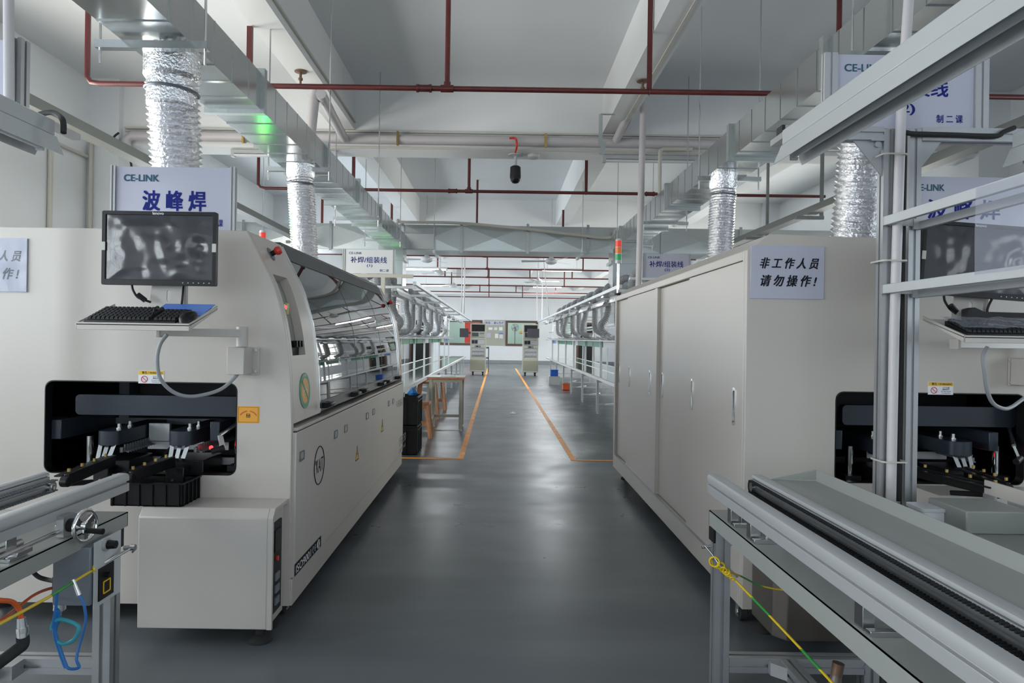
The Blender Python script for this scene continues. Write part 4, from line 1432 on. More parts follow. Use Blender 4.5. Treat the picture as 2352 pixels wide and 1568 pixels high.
# ---- sliding doors of the right machine
X = RXL
fr = MB()
ys0, ys1 = 2.99, RY1 + 0.03
fr.box(X, X + 0.03, 3.011, 3.035, 0.085, 1.655)
fr.box(X, X + 0.03, 4.66, 4.735, 0.205, 1.615)
fr.box(X, X + 0.03, RY1 - 0.06, RY1 - 0.031, 0.085, 1.655)
fr.box(X, X + 0.03, 3.035, RY1 - 0.06, 1.615, 1.655)
fr.box(X, X + 0.03, 3.035, RY1 - 0.06, 0.085, 0.205)
fr.build('door_frame', 'cream_paint', right_m, bevel=0.003)
MB().plate([(X, 1.655), (X + 0.03, 1.675), (X + 0.10, 1.725), (X + 0.10, 1.70), (X + 0.03, 1.64), (X + 0.012, 1.64)], [], 'y', 3.0, RY1 - 0.02).build('top_chamfer', 'cream_paint', right_m, bevel=0.002)
tk = MB().box(X - 0.006, X + 0.002, 3.04, 6.2, 0.203, 0.213)
tk.build('door_track', 'alum', right_m)


def door(ya_, yb_, off, hy):
    d = MB().box(X + off, X + off + 0.02, ya_, yb_, 0.208, 1.612).build('sliding_door', 'cream_paint', right_m, bevel=0.003)
    z = 0.958
    h = MB()
    h.plate(rrect(hy - 0.017, hy + 0.017, z - 0.085, z + 0.085, 0.008, 3), [rrect(hy - 0.011, hy + 0.011, z - 0.072, z + 0.072, 0.006, 3)], 'x', X + off - 0.004, X + off)
    ho = h.build('door_handle', 'chrome', d)
    MB().box(X + off - 0.001, X + off, hy - 0.012, hy + 0.012, z - 0.073, z + 0.073).build('handle_recess', 'mesh_grey', ho)


door(3.035, 3.89, 0.002, 3.12)
door(3.86, 4.66, 0.024, 4.58)
door(4.735, 5.74, 0.002, 4.86)
door(5.70, RY1 - 0.06, 0.024, 6.22)
for hy, off in ((3.80, 0.002), (5.62, 0.002)):
    z = 0.958
    MB().plate(rrect(hy - 0.017, hy + 0.017, z - 0.085, z + 0.085, 0.008, 3), [rrect(hy - 0.011, hy + 0.011, z - 0.072, z + 0.072, 0.006, 3)], 'x', X + off - 0.004, X + off).build('door_handle', 'chrome', right_m)
MB().box(X + 0.05, X + 0.06, 3.04, RY1 - 0.06, 0.12, 1.64).build('liner', 'cream_satin', right_m)
# drip box under the near corner of the right machine
db = MB().plate([(1.12, 2.75), (1.16, 2.70), (1.42, 2.70), (1.42, 2.975), (1.12, 2.975)], [], 'z', 0.07, 0.30)
db.build('drip_box', 'brown_steel', right_m, bevel=0.004)
MB().box(1.24, 1.40, 2.78, 2.975, 0.30, 0.50).build('drip_box_riser', 'brown_steel', right_m, bevel=0.004)

# notices on the faces
def notice(lab, x0_, x1_, z0_, z1_, y, film):
    r_ = thing('notice_board', lab, 'notice', ((x0_ + x1_) / 2, y, z0_), group='handwritten keep-off notices on the machines')
    MB().box(x0_, x1_, y - 0.006, y - 0.0005, z0_, z1_).build('board', 'sign_board', r_, bevel=0.001)
    cx_, w_ = (x0_ + x1_) / 2, x1_ - x0_
    text('handwriting', '非 工 作 人 员', 'ink', r_, (cx_ + 0.008, y - 0.0068, z1_ - (z1_ - z0_) * 0.33), UXF, UZ, w=w_ * 0.80, h=(z1_ - z0_) * 0.20, bold=0.045, shear=0.28)
    text('handwriting', '请 勿 操 作 !', 'ink', r_, (cx_ + 0.006, y - 0.0068, z1_ - (z1_ - z0_) * 0.66), UXF, UZ, w=w_ * 0.76, h=(z1_ - z0_) * 0.21, bold=0.045, shear=0.28)
    if film:
        m = MB()
        n = 26
        for i in range(n + 1):
            for j in range(n + 1):
                u, v = i / n, j / n
                m.v.append(Vector((x0_ - 0.002 + (w_ + 0.004) * u, y - 0.011 - 0.009 * noise.noise(Vector((u * 3.1, v * 2.3, 4.2))) , z0_ - 0.002 + (z1_ - z0_ + 0.004) * v)))
        for i in range(n):
            for j in range(n):
                k = i * (n + 1) + j
                m.f.append([k, k + n + 1, k + n + 2, k + 1])
        m.build('plastic_film', 'clear_film', r_, solid=False)


a, b = P(1722, 685, 2.98), P(1892, 566, 2.98)
notice('handwritten notice on the front corner of the right machine', a.x, b.x, a.z, b.z, 2.98, False)
b = P(65, 548, 2.94)
notice('handwritten notice in shiny film on the left machine', b.x - 0.325, b.x, b.z - 0.23, b.z, 2.94, True)


# ---- monitor arms, monitors, keyboards
def screen_set(dx, bx, tilt, lab, where):
    def A(px, py, Y):
        p = P(px, py, Y)
        return Vector((p.x + dx, Y, p.z))
    root = thing('keyboard_stand', 'cream swing arm with keyboard shelf on the %s machine' % where, 'keyboard stand', A(330, 760, 2.5), group='monitor arms on the machine fronts')
    yf, yb_ = 2.40, 2.64
    fl_, fr_ = A(178, 743, yf), A(436, 749, yf)
    zf, zb = 1.283, 1.352
    xl_, xr_ = -1.487 + dx, -1.087 + dx
    t = MB()
    t.plate([(yf, zf), (yb_, zb), (yb_, zb - 0.004), (yf, zf - 0.006)], [], 'x', xl_, xr_)
    t.plate([(yf, zf + 0.004), (yf + 0.004, zf + 0.005), (yf + 0.004, zf - 0.022), (yf, zf - 0.022)], [], 'x', xl_, xr_)
    for a_ in (xl_, xr_ - 0.004):
        t.plate([(yf, zf + 0.004), (yb_, zb + 0.012), (yb_, zb - 0.006), (yf, zf - 0.022)], [], 'x', a_, a_ + 0.004)
    t.build('keyboard_shelf', 'cream_satin', root, bevel=0.0015)
    bp_ = A(0, 0, 2.66)
    up = MB()
    cx_ = -1.30 + dx + 0.01
    out = [(cx_ - 0.075, zb - 0.01), (cx_ + 0.075, zb - 0.01), (cx_ + 0.055, 1.60), (cx_ - 0.045, 1.60)]
    up.plate(out, [rrect(cx_ - 0.005, cx_ + 0.010, zb + 0.025, zb + 0.068, 0.007, 4)], 'y', 2.66, 2.665)
    up.box(cx_ + 0.06, cx_ + 0.064, 2.65, 2.69, zb - 0.01, 1.58)
    up.build('upright_plate', 'cream_satin', root)
    ar = MB()
    fy = 2.94 if dx == 0 else 2.98
    l = A(360, 762, 2.66)
    px_, py_ = -1.078 + bx, fy - 0.07
    ar.rod((l.x, 2.68, l.z), (px_, py_, l.z), 0.036, 0.032)
    ar.rod((l.x - 0.006, 2.68, l.z), (l.x + 0.008, 2.682, l.z), 0.044, 0.042)
    ar.build('arm', 'cream_satin', root, bevel=0.002)
    MB().cyl((px_, py_, 1.20), (px_, py_, l.z + 0.028), 0.024, seg=24).build('pivot', 'cream_satin', root, bevel=0.002)
    bk = MB()
    b0, b1 = P(530, 861, 2.9), P(589, 796, 2.9)
    bx0, bx1 = b0.x + bx, b1.x + bx
    bk.box(bx0, bx1, fy - 0.006, fy - 0.0005, b0.z, b1.z)
    bk.box(bx0 + 0.008, bx1 - 0.028, fy - 0.105, fy - 0.006, b0.z + 0.005, b1.z - 0.003)
    bk.build('wall_bracket', 'cream_satin', root, bevel=0.003)
    sc_ = MB()
    for xx in (bx0 + 0.006, bx1 - 0.012):
        for zz_ in (b0.z + 0.015, b1.z - 0.015):
            sc_.cyl((xx, fy - 0.012, zz_), (xx, fy - 0.005, zz_), 0.006, seg=10)
    sc_.build('bracket_screws', 'chrome', root)
    cpts = [A(384, 768, 2.6), A(368, 790, 2.6), A(361, 825, 2.6), A(368, 868, 2.62), A(395, 898, 2.66), A(430, 910, 2.7), A(470, 906, 2.76), A(510, 892, 2.82)]
    for k, q_ in enumerate(cpts):
        q_.x += (bx - dx) * (k / 8.5) ** 1.5
    cbm = MB().sweep(catmull(cpts + [P(542, 864, 2.86) + Vector((bx, 0, 0)), P(545, 855, 2.86) + Vector((bx, 0, 0))], 8), 0.0075, 10)
    cbm.build('armoured_cable', 'grey_hose', root)
    # monitor
    ml, mr = A(232, 653, 2.60), A(497, 487, 2.60)
    mc = Vector(((ml.x + mr.x) / 2, 2.60, (ml.z + mr.z) / 2))
    mon = thing('monitor', lab, 'monitor', mc, group='black flat monitors on the machine arms')
    W, H = (mr.x - ml.x) / 2, (mr.z - ml.z) / 2
    x_, z_ = mc.x, mc.z
    b = MB().plate(rrect(x_ - W, x_ + W, z_ - H, z_ + H, 0.006, 3), [rect(x_ - W + 0.014, x_ + W - 0.014, z_ - H + 0.022, z_ + H - 0.014)], 'y', 2.60, 2.622)
    b.build('bezel', 'black_plastic', mon, bevel=0.002)
    b = MB().box(x_ - W + 0.012, x_ + W - 0.012, 2.618, 2.635, z_ - H + 0.014, z_ + H - 0.012)
    b.box(x_ - 0.08, x_ + 0.08, 2.635, 2.66, z_ - 0.07, z_ + 0.07)
    b.build('back_shell', 'black_plastic', mon, bevel=0.002)
    m = MB()
    n = 60
    u0, u1, v0, v1 = x_ - W + 0.010, x_ + W - 0.006, z_ - H + 0.016, z_ + H - 0.006
    for i in range(n + 1):
        for j in range(n + 1):
            u, v = i / n, j / n
            e = min(u, 1 - u, v, 1 - v)
            q = Vector((u * 3.4 + dx, v * 2.2, 1.7))
            hgt = 0.006 * noise.noise(q) + 0.003 * noise.noise(q * 2.6)
            dd = math.hypot((u - 0.86) / 0.8, (v - 0.5) / 1.1)
            hgt += 0.005 * math.sin(dd * 26) * math.exp(-dd * 5)
            m.v.append(Vector((u0 + (u1 - u0) * u, 2.6055 - 0.008 * min(1, e * 5) * 0.6 + hgt * min(1, e * 7), v0 + (v1 - v0) * v)))
    for i in range(n):
        for j in range(n):
            k = i * (n + 1) + j
            m.f.append([k, k + n + 1, k + n + 2, k + 1])
    m.build('wrapped_screen', 'plastic_wrap', mon, solid=False)
    MB().box(x_ - W - 0.001, x_ - W + 0.014, 2.598, 2.6, z_ - 0.01, z_ + 0.022).build('tape', 'pvc_cream', mon)
    tp = MB()
    tp.box(x_ + W - 0.014, x_ + W + 0.001, 2.598, 2.6, z_ - 0.012, z_ + 0.02)
    tp.build('tape', 'pvc_cream', mon)
    text('brand_lettering', 'lenovo', 'white_print', mon, (x_ - 0.003, 2.5985, z_ + H - 0.008), UXF, UZ, w=0.042, bold=0.02)
    bt = MB()
    for k in range(6):
        bt.box(x_ + W - 0.125 + k * 0.02, x_ + W - 0.122 + k * 0.02, 2.5985, 2.6, z_ - H + 0.009, z_ - H + 0.012)
    bt.build('buttons', 'white_print', mon)
    cbl = MB()
    cbl.sweep(catmull([A(303, 655, 2.62), A(306, 667, 2.62), A(316, 682, 2.62), A(330, 688, 2.63), A(347, 694, 2.64)], 6), 0.0045, 8)
    d = (A(330, 688, 2.63) - A(316, 680, 2.62)).normalized()
    cbl.cyl(A(316, 676, 2.615), A(334, 690, 2.62), 0.010, seg=8)
    cbl.sweep(catmull([A(421, 655, 2.63), A(419, 680, 2.64), A(416, 708, 2.63)], 6), 0.0045, 8)
    cbl.build('cables', 'black_plastic', mon)
    mon.rotation_euler = (0, R(tilt), 0)
    # keyboard
    sl = (zb - zf) / (yb_ - yf)

    def S(x, y, h=0.0):
        return Vector((x, y, zf + (y - yf) * sl + 0.001 + h))
    kb = thing('keyboard', 'black keyboard%s on the %s arm shelf' % (' in clear wrap' if dx else '', where), 'keyboard', S(xl_ + 0.1, yf + 0.07), group='keyboards on the arm shelves')
    kx0, kx1, ky0, ky1 = xl_ + 0.02, xl_ + 0.345, yf + 0.01, yf + 0.14
    m = MB()
    m.add([S(kx0, ky0), S(kx1, ky0), S(kx1, ky1), S(kx0, ky1), S(kx0, ky0, .008), S(kx1, ky0, .008), S(kx1, ky1, .018), S(kx0, ky1, .018)],
          [(0, 3, 2, 1), (4, 5, 6, 7), (0, 1, 5, 4), (1, 2, 6, 5), (2, 3, 7, 6), (3, 0, 4, 7)])
    m.build('case', 'black_plastic', kb, bevel=0.002)
    m = MB()
    for r_ in range(6):
        for c_ in range(20):
            if c_ in (14, ) or (r_ == 5 and c_ > 13):
                continue
            xx = kx0 + 0.008 + c_ * 0.0157
            yy = ky0 + 0.010 + r_ * 0.0195
            h0 = 0.009 + 0.010 * (r_ / 6)
            a_ = [S(xx, yy, h0), S(xx + 0.0135, yy, h0), S(xx + 0.0135, yy + 0.0165, h0 + .002), S(xx, yy + 0.0165, h0 + .002)]
            t_2 = [S(xx + .002, yy + .002, h0 + .008), S(xx + 0.0115, yy + .002, h0 + .008), S(xx + 0.0115, yy + 0.0145, h0 + .010), S(xx + .002, yy + 0.0145, h0 + .010)]
            m.add(a_ + t_2, [(4, 5, 6, 7), (0, 1, 5, 4), (1, 2, 6, 5), (2, 3, 7, 6), (3, 0, 4, 7)])
    m.build('keys', 'charcoal', kb, smooth=False)
    if dx:
        m = MB(); n = 30
        for i in range(n + 1):
            for j in range(n // 2 + 1):
                u, v = i / n, j / (n // 2)
                s2 = S(kx0 - 0.01 + (kx1 - kx0 + 0.02) * u, ky0 - 0.004 + (ky1 - ky0 + 0.02) * v, 0.030 + 0.006 * noise.noise(Vector((u * 7, v * 4, 2))))
                m.v.append(s2)
        q_ = n // 2 + 1
        for i in range(n):
            for j in range(n // 2):
                k = i * q_ + j
                m.f.append([k, k + q_, k + q_ + 1, k + 1])
        m.build('plastic_wrap', 'clear_film', kb, solid=False)
    # mouse and pad
    if dx == 0:
        pad = MB().add([S(xl_ + .20, yf + .145, .001), S(xr_ - .008, yf + .115, .001), S(xr_ - .008, yb_ - .005, .012), S(xl_ + .20, yb_ - .005, .012),
                        S(xl_ + .20, yf + .145, .004), S(xr_ - .008, yf + .115, .004), S(xr_ - .008, yb_ - .005, .015), S(xl_ + .20, yb_ - .005, .015)],
                       [(0, 3, 2, 1), (4, 5, 6, 7), (0, 1, 5, 4), (1, 2, 6, 5), (2, 3, 7, 6), (3, 0, 4, 7)])
        tag(pad.build('mouse_pad', 'blue_board'), 'bright blue mouse pad at the back of the left keyboard shelf', 'mouse pad')
        c = S(xr_ - 0.028, yf + 0.05, 0.012)
        ms = MB()
        for i in range(9):
            pass
        prof = [(0.001, 0.020), (0.012, 0.019), (0.022, 0.014), (0.027, 0.004), (0.027, -0.010)]
        ms.lathe(c, [(r_, h) for r_, h in reversed(prof)], seg=20)
        for v in ms.v:
            v.y = c.y + (v.y - c.y) * 1.7
            v.z += (v.y - c.y) * sl
        mo = ms.build('mouse', 'black_plastic', angle=60)
        tag(mo, 'black computer mouse at the right end of the left keyboard shelf', 'mouse')
        cbl = MB().sweep(catmull([c + Vector((-0.005, 0.045, 0.008)), A(415, 722, 2.5), A(385, 716, 2.55), A(362, 712, 2.5), A(352, 722, 2.46), A(356, 707, 2.46), A(364, 704, 2.5), A(366, 716, 2.5)], 8), 0.0022, 6)
        cbl.build('mouse_cable', 'black_plastic', mo)
    else:
        c = S(xr_ - 0.17, yb_ - 0.03, 0.022)
        m = MB().plate([(c.x - .09, c.z - .02), (c.x + .15, c.z - .025), (c.x + .14, c.z + .012), (c.x - .03, c.z + .014), (c.x - .065, c.z + .030), (c.x - .09, c.z + .024)], [], 'y', c.y - 0.03, c.y + 0.02)
        tag(m.build('wrist_rest', 'black_rubber', bevel=0.006), 'black folded wrist rest at the back of the right keyboard shelf', 'wrist rest')
    return mon


screen_set(0.0, 0.0, 0, 'black monitor wrapped in wrinkled plastic on the left machine', 'left')
screen_set(3.125, 3.36, 3.5, 'black monitor wrapped in plastic on the right machine', 'right')

# ---- hanging signs
def sign(lab, x0_, x1_, z0_, z1_, y, lines, posts=True, board='sign_board', pw=0.03, logo=True, postdrop=0.0):
    r_ = thing('hanging_sign', lab, 'sign', ((x0_ + x1_) / 2, y, z0_))
    w_, h_ = x1_ - x0_, z1_ - z0_
    MB().box(x0_, x1_, y, y + 0.008, z0_, z1_).build('board', board, r_)
    if posts:
        for a_ in (x0_ - pw / 2 - 0.001, x1_ + pw / 2 + 0.001):
            MB().bar((a_, y + 0.005, z0_ - 0.004 - postdrop), (a_, y + 0.005, z1_ + 0.004), alu(pw, 0.03, 0.008, 0.006)).build('frame_post', 'alum_pale', r_)
    cx_ = (x0_ + x1_) / 2
    for (s_, col, fx, fz, fw, fh, bd) in lines:
        text('lettering', s_, col, r_, (x0_ + w_ * fx, y - 0.001, z1_ - h_ * fz), UXF, UZ, w=w_ * fw, h=h_ * fh, bold=bd)
    return r_


LOGO = ('CE-LINK', 'teal_print', 0.22, 0.17, 0.305, 0.10, 0.05)
a, b = P(266, 528, 3.06), P(530, 386, 3.06)
sign('white sign with three large blue characters on top of the left machine', a.x, b.x, 1.702, b.z, 3.06,
     [LOGO, ('波 峰 焊', 'blue_print', 0.51, 0.51, 0.55, 0.30, 0.045), ('制 二 课', 'blue_print', 0.84, 0.84, 0.20, 0.11, 0.02)], pw=0.022)
a, b = P(2106, 540, 3.10), P(2352 + 22, 409, 3.10)
sign('white sign with blue characters behind the right monitor', a.x, b.x, 1.722, b.z, 3.10,
     [LOGO[:2] + (0.10, 0.17, 0.26, 0.10, 0.035), ('波 峰 焊', 'blue_print', 0.40, 0.50, 0.62, 0.30, 0.03)], pw=0.022)
T2 = lambda n: [('CE-LINK', 'teal_print', 0.22, 0.15, 0.27, 0.09, 0.03), ('补焊/组装线', 'blue_print', 0.50, 0.43, 0.76, 0.26, 0.02),
                ('(%d)' % n, 'blue_print', 0.52, 0.68, 0.115, 0.13, 0.02), ('制二课', 'blue_print', 0.83, 0.87, 0.19, 0.11, 0.01)]

# signal towers
def tower(lab, x, y, zb, z0_, r_, lit, hs):
    t = thing('signal_tower', lab, 'signal light', (x, y, zb))
    MB().cyl((x, y, zb), (x, y, z0_), 0.011).build('pole', 'chrome', t)
    MB().lathe((x, y, zb), [(0.03, 0), (0.03, 0.012), (0.012, 0.02)]).build('foot_plate', 'black_plastic', t)
    MB().cyl((x, y, z0_), (x, y, z0_ + 0.03), r_ * 1.02, seg=24).build('collar', 'alum_pale', t)
    z = z0_ + 0.03
    for nm, m_ in (('green_lamp', 'green_lens_lit' if lit else 'green_lens'), ('orange_lamp', 'orange_lens'), ('red_lamp', 'red_lens')):
        MB().cyl((x, y, z), (x, y, z + hs), r_, seg=24).build(nm, m_, t)
        MB().cyl((x, y, z + hs), (x, y, z + hs + 0.008), r_ * 1.01, seg=24).build('spacer', 'alum_pale', t)
        z += hs + 0.008
    MB().cyl((x, y, z), (x, y, z + 0.012), r_ * 1.02, r_ * 0.8, seg=24).build('cap', 'white_paint', t)


p = P(1420, 605, 6.22)
tower('red orange and green signal tower on the right machine', p.x, 6.22, 1.665, p.z, 0.028, False, 0.053)
p = P(603, 545, 6.1)
tower('signal tower with a lit lamp behind the left hood', p.x, 6.1, 1.70, p.z - 0.20, 0.028, True, 0.065)
# ------------------------------------------------------------------ conveyors in the foreground
def rail_poly(w, h):
    """rounded top rail with a side groove, origin at top centre"""
    a = w / 2
    return [(-a, -h), (a, -h), (a, -h * 0.55), (a - 0.010, -h * 0.53), (a - 0.010, -h * 0.43), (a, -h * 0.41), (a, -0.012), (a - 0.004, -0.003), (a - 0.012, 0),
            (-a + 0.012, 0), (-a + 0.004, -0.003), (-a, -0.012), (-a, -h * 0.41), (-a + 0.010, -h * 0.43), (-a + 0.010, -h * 0.53), (-a, -h * 0.55)]


def chain(mb, x, y0, y1, z, side, drop=0.035):
    """roller chain on the inner side of a rail: side = +1 / -1 tells which way the pins stick out"""
    y = y0
    k = 0
    while y < y1:
        for zz_ in (z, z - drop):
            mb.box(x - 0.003, x + 0.003, y, y + 0.0080, zz_ - 0.0045, zz_ + 0.0045)
            mb.cyl((x - 0.010 * side, y + 0.006, zz_ + 0.002), (x + 0.012 * side, y + 0.006, zz_ + 0.002), 0.0032, seg=6)
        y += 0.0127


RZ = EYE - 0.491
# left conveyor
cvl = thing('infeed_conveyor', 'aluminium infeed conveyor with a hand wheel in front of the left machine', 'conveyor', (-1.5, 1.6, 0.0), group='conveyors in the foreground')
ye_ = 2.40
MB().bar((-1.315, 1.0, RZ), (-1.315, ye_, RZ), rail_poly(0.050, 0.062)).build('rail', 'alum_pale', cvl, bevel=0.001)
MB().bar((-1.590, 1.0, RZ), (-1.590, ye_, RZ), rail_poly(0.040, 0.030)).build('rail', 'alum_pale', cvl, bevel=0.001)
m = MB()
m.box(-1.585, -1.560, 1.0, ye_ - 0.01, RZ - 0.068, RZ - 0.028)
m.box(-1.562, -1.556, 1.0, ye_ - 0.02, RZ - 0.050, RZ - 0.044)
m.build('chain_guide', 'alum', cvl)
m = MB()
chain(m, -1.553, 1.02, ye_ - 0.005, RZ - 0.030, 1)
m.build('chain', 'mesh_grey', cvl, smooth=False)
m = MB()
for y in (ye_ - 0.02, 2.04, 1.78):
    z = RZ - 0.048 if y > 2.2 else RZ - 0.10
    m.cyl((-1.566, y, z), (-1.545, y, z), 0.020, seg=16)
    m.torus((-1.545, y, z), (1, 0, 0), 0.010, 0.003, 12, 5)
m.rod((-1.57, 2.05, RZ - 0.10), (-1.57, 2.05, RZ - 0.03), 0.05, 0.02)
m.build('sprocket', 'steel', cvl)
tz1, tz0 = EYE - 0.606, EYE - 0.654
m = MB().box(-2.1, -1.250, 0.95, 2.32, tz1 - 0.003, tz1)
m.box(-1.253, -1.250, 0.95, 2.32, tz0, tz1)
m.box(-2.1, -1.250, 2.317, 2.32, tz0, tz1)
m.build('table_pan', 'light_grey_sheet', cvl)
for (x, y) in ((-1.29, 2.27), (-1.95, 2.27)):
    MB().bar((x, y, 0.0), (x, y, tz1 - 0.004), alu(0.058, 0.058, 0.012, 0.010)).build('leg', 'alum', cvl)
MB().bar((-1.92, 2.27, 0.15), (-1.32, 2.27, 0.15), alu(0.05, 0.05, 0.010, 0.008)).build('cross_bar', 'alum', cvl)
MB().bar((-1.62, 1.0, 0.15), (-1.62, 2.245, 0.15), alu(0.05, 0.05, 0.010, 0.008)).build('cross_bar', 'alum', cvl)
MB().plate([(2.245, 0.13), (2.245, 0.175), (2.19, 0.175), (2.19, 0.13)], [], 'x', -1.645 + 0.052, -1.645 + 0.10).build('corner_bracket', 'alum', cvl)
m = MB().box(-1.258, -1.252, 2.255, 2.30, 0.535, 0.60)
m.build('end_cap', 'black_plastic', cvl)
# mounts under the rail
for y in (2.14, 1.82, 1.45):
    m = MB()
    m.box(-1.34, -1.29, y - 0.02, y + 0.02, tz1, RZ - 0.06)
    m.box(-1.36, -1.27, y - 0.035, y + 0.035, tz1, tz1 + 0.010)
    m.cyl((-1.30, y - 0.05, RZ - 0.085), (-1.30, y + 0.05, RZ - 0.085), 0.010)
    m.build('rail_mount', 'steel', cvl, bevel=0.001)
m = MB()
m.cyl((-1.285, 1.2, RZ - 0.095), (-1.285, 2.05, RZ - 0.095), 0.007)
m.box(-1.33, -1.26, 1.80, 1.86, tz1 + 0.01, tz1 + 0.022)
m.build('spindle', 'steel', cvl, bevel=0.001)
# hand wheel
wc = P(196, 1207, 2.02)
hw = MB().torus(wc, (1, -0.15, 0), 0.045, 0.0058, 40, 10)
ax = Vector((1, -0.15, 0)).normalized()
xx, yy, _ = frame(ax)
for k in range(3):
    a = k * 2.094 + 0.5
    d = xx * math.cos(a) + yy * math.sin(a)
    hw.rod(wc, wc + d * 0.043, 0.016, 0.005, up=ax)
hw.cyl(wc - ax * 0.03, wc + ax * 0.01, 0.013, seg=16)
wo = hw.build('hand_wheel', 'chrome', cvl, angle=60)
h0 = wc + Vector((0.0, 0, -0.014)) + yy * 0.0
MB().cyl(h0 + ax * 0.004, h0 + ax * 0.058, 0.0075, 0.009, seg=16).build('wheel_handle', 'black_plastic', wo)
MB().cyl(wc - ax * 0.05, wc - ax * 0.03, 0.02, seg=16).build('wheel_hub', 'black_plastic', wo)
MB().rod(wc - ax * 0.05, wc - ax * 0.075, 0.05, 0.06).build('wheel_block', 'alum', wo)
# control plate
cp = MB()
p0, p1, p2, p3 = PX(234, 1238, -1.215), PX(278, 1216, -1.215), PX(278, 1357, -1.215), PX(246, 1366, -1.215)
cp.box(-1.218, -1.215, 2.07, 2.215, p2.z + 0.0, p1.z - 0.0)
cpo = cp.build('control_plate', 'white_paint', cvl)
kz = P(266, 1256, 2.1).z
k_ = MB().cyl((-1.215, 2.125, kz), (-1.205, 2.125, kz), 0.020, seg=20)
k_.build('dial_ring', 'alum_pale', cpo)
k_ = MB().cyl((-1.205, 2.125, kz), (-1.180, 2.125, kz), 0.014, 0.012, seg=20)
k_.build('speed_knob', 'black_plastic', cpo)
s_ = MB().box(-1.215, -1.211, 2.09, 2.17, p2.z + 0.015, p2.z + 0.115)
so = s_.build('socket_plate', 'black_plastic', cpo)
MB().plate(rrect(2.11, 2.15, p2.z + 0.03, p2.z + 0.07, 0.003, 2), [rrect(2.114, 2.146, p2.z + 0.034, p2.z + 0.066, 0.002, 2)], 'x', -1.211, -1.209).build('socket', 'yellow_sticker', so)
MB().cyl((-1.211, 2.13, p2.z + 0.085), (-1.20, 2.13, p2.z + 0.085), 0.008).build('socket_switch', 'black_plastic', so)
# grey control box
MB().box(-1.335, -1.222, 2.06, 2.20, 0.425, tz0 + 0.005).build('control_box', 'grey_blue_box', cvl, bevel=0.003)
# things behind under the left table: air filter unit
fu = thing('air_filter', 'small black and clear air filter unit under the left conveyor', 'air filter', tuple(P(138, 1400, 2.2)))
p = P(138, 1345, 2.2)
MB().cyl((p.x, p.y, p.z - 0.02), (p.x, p.y, p.z + 0.03), 0.022).build('regulator', 'black_plastic', fu)
MB().cyl((p.x, p.y, p.z - 0.026), (p.x, p.y, p.z - 0.02), 0.023).build('ring', 'red_plastic', fu)
MB().lathe((p.x, p.y, p.z - 0.026), [(0.018, 0), (0.018, -0.05), (0.006, -0.062), (0.004, -0.08)]).build('bowl', 'steel', fu)
MB().rod((p.x, p.y, p.z + 0.03), (p.x, p.y, tz1 - 0.005), 0.02, 0.02).build('mount', 'steel', fu)

# right conveyor
ye2 = 2.55
cvr = thing('conveyor', 'long aluminium conveyor beside a sheet metal tray at the right machine', 'conveyor', (1.0, 1.4, 0.0), group='conveyors in the foreground')
MB().bar((0.812, 0.30, RZ), (0.812, ye2, RZ), rail_poly(0.050, 0.070)).build('rail', 'alum_pale', cvr, bevel=0.001)
MB().bar((0.975, 0.30, RZ), (0.975, ye2, RZ), rail_poly(0.046, 0.030)).build('rail', 'alum_pale', cvr, bevel=0.001)
m = MB().box(0.960, 0.992, 0.30, ye2 - 0.01, RZ - 0.066, RZ - 0.028)
m.box(0.954, 0.960, 0.30, ye2 - 0.02, RZ - 0.052, RZ - 0.046)
m.build('chain_guide', 'alum', cvr)
m = MB()
chain(m, 0.949, 0.32, ye2 - 0.01, RZ - 0.024, -1, 0.042)
m.build('chain', 'charcoal', cvr, smooth=False)
m = MB().cyl((0.945, ye2 - 0.012, RZ - 0.045), (0.958, ye2 - 0.012, RZ - 0.045), 0.018, seg=18)
m.build('sprocket', 'steel', cvr)
m = MB()
for k in range(14):
    a = R(-90 + k * 14)
    m.box(0.944, 0.954, ye2 - 0.012 + 0.021 * math.cos(a) - 0.004, ye2 - 0.012 + 0.021 * math.cos(a) + 0.004, RZ - 0.045 + 0.021 * math.sin(a) - 0.004, RZ - 0.045 + 0.021 * math.sin(a) + 0.004)
m.build('chain_end', 'charcoal', cvr, smooth=False)
# lower table
tz1, tz0 = EYE - 0.622, EYE - 0.677
m = MB().box(0.790, 1.40, 0.30, 2.53, tz1 - 0.003, tz1)
m.box(0.790, 0.793, 0.30, 2.53, tz0, tz1)
m.box(0.790, 1.40, 2.527, 2.53, tz0, tz1)
m.build('table_pan', 'light_grey_sheet', cvr)
for (x, y) in ((0.822, 2.49), (1.365, 2.49)):
    MB().bar((x, y, 0.0), (x, y, tz1 - 0.004), alu(0.054, 0.054, 0.012, 0.010)).build('leg', 'alum', cvr)
MB().bar((0.85, 2.49, 0.085), (1.34, 2.49, 0.085), alu(0.054, 0.054, 0.012, 0.010)).build('cross_bar', 'alum', cvr)
MB().bar((1.06, 0.5, 0.085), (1.06, 2.462, 0.085), alu(0.054, 0.054, 0.012, 0.010)).build('cross_bar', 'alum', cvr)
m = MB().plate([(0.99, 2.462), (1.033, 2.462), (1.033, 2.40), (0.99, 2.44)], [], 'z', 0.062, 0.107)
m.build('corner_bracket', 'alum', cvr)
m = MB().plate([(0.85, 0.50), (0.85, 0.56), (0.91, 0.56)], [], 'y', 2.485, 2.495)
m.build('gusset', 'alum_pale', cvr)
m = MB().box(0.787, 0.792, 2.46, 2.52, 0.525, 0.572)
m.build('end_cap', 'black_plastic', cvr)
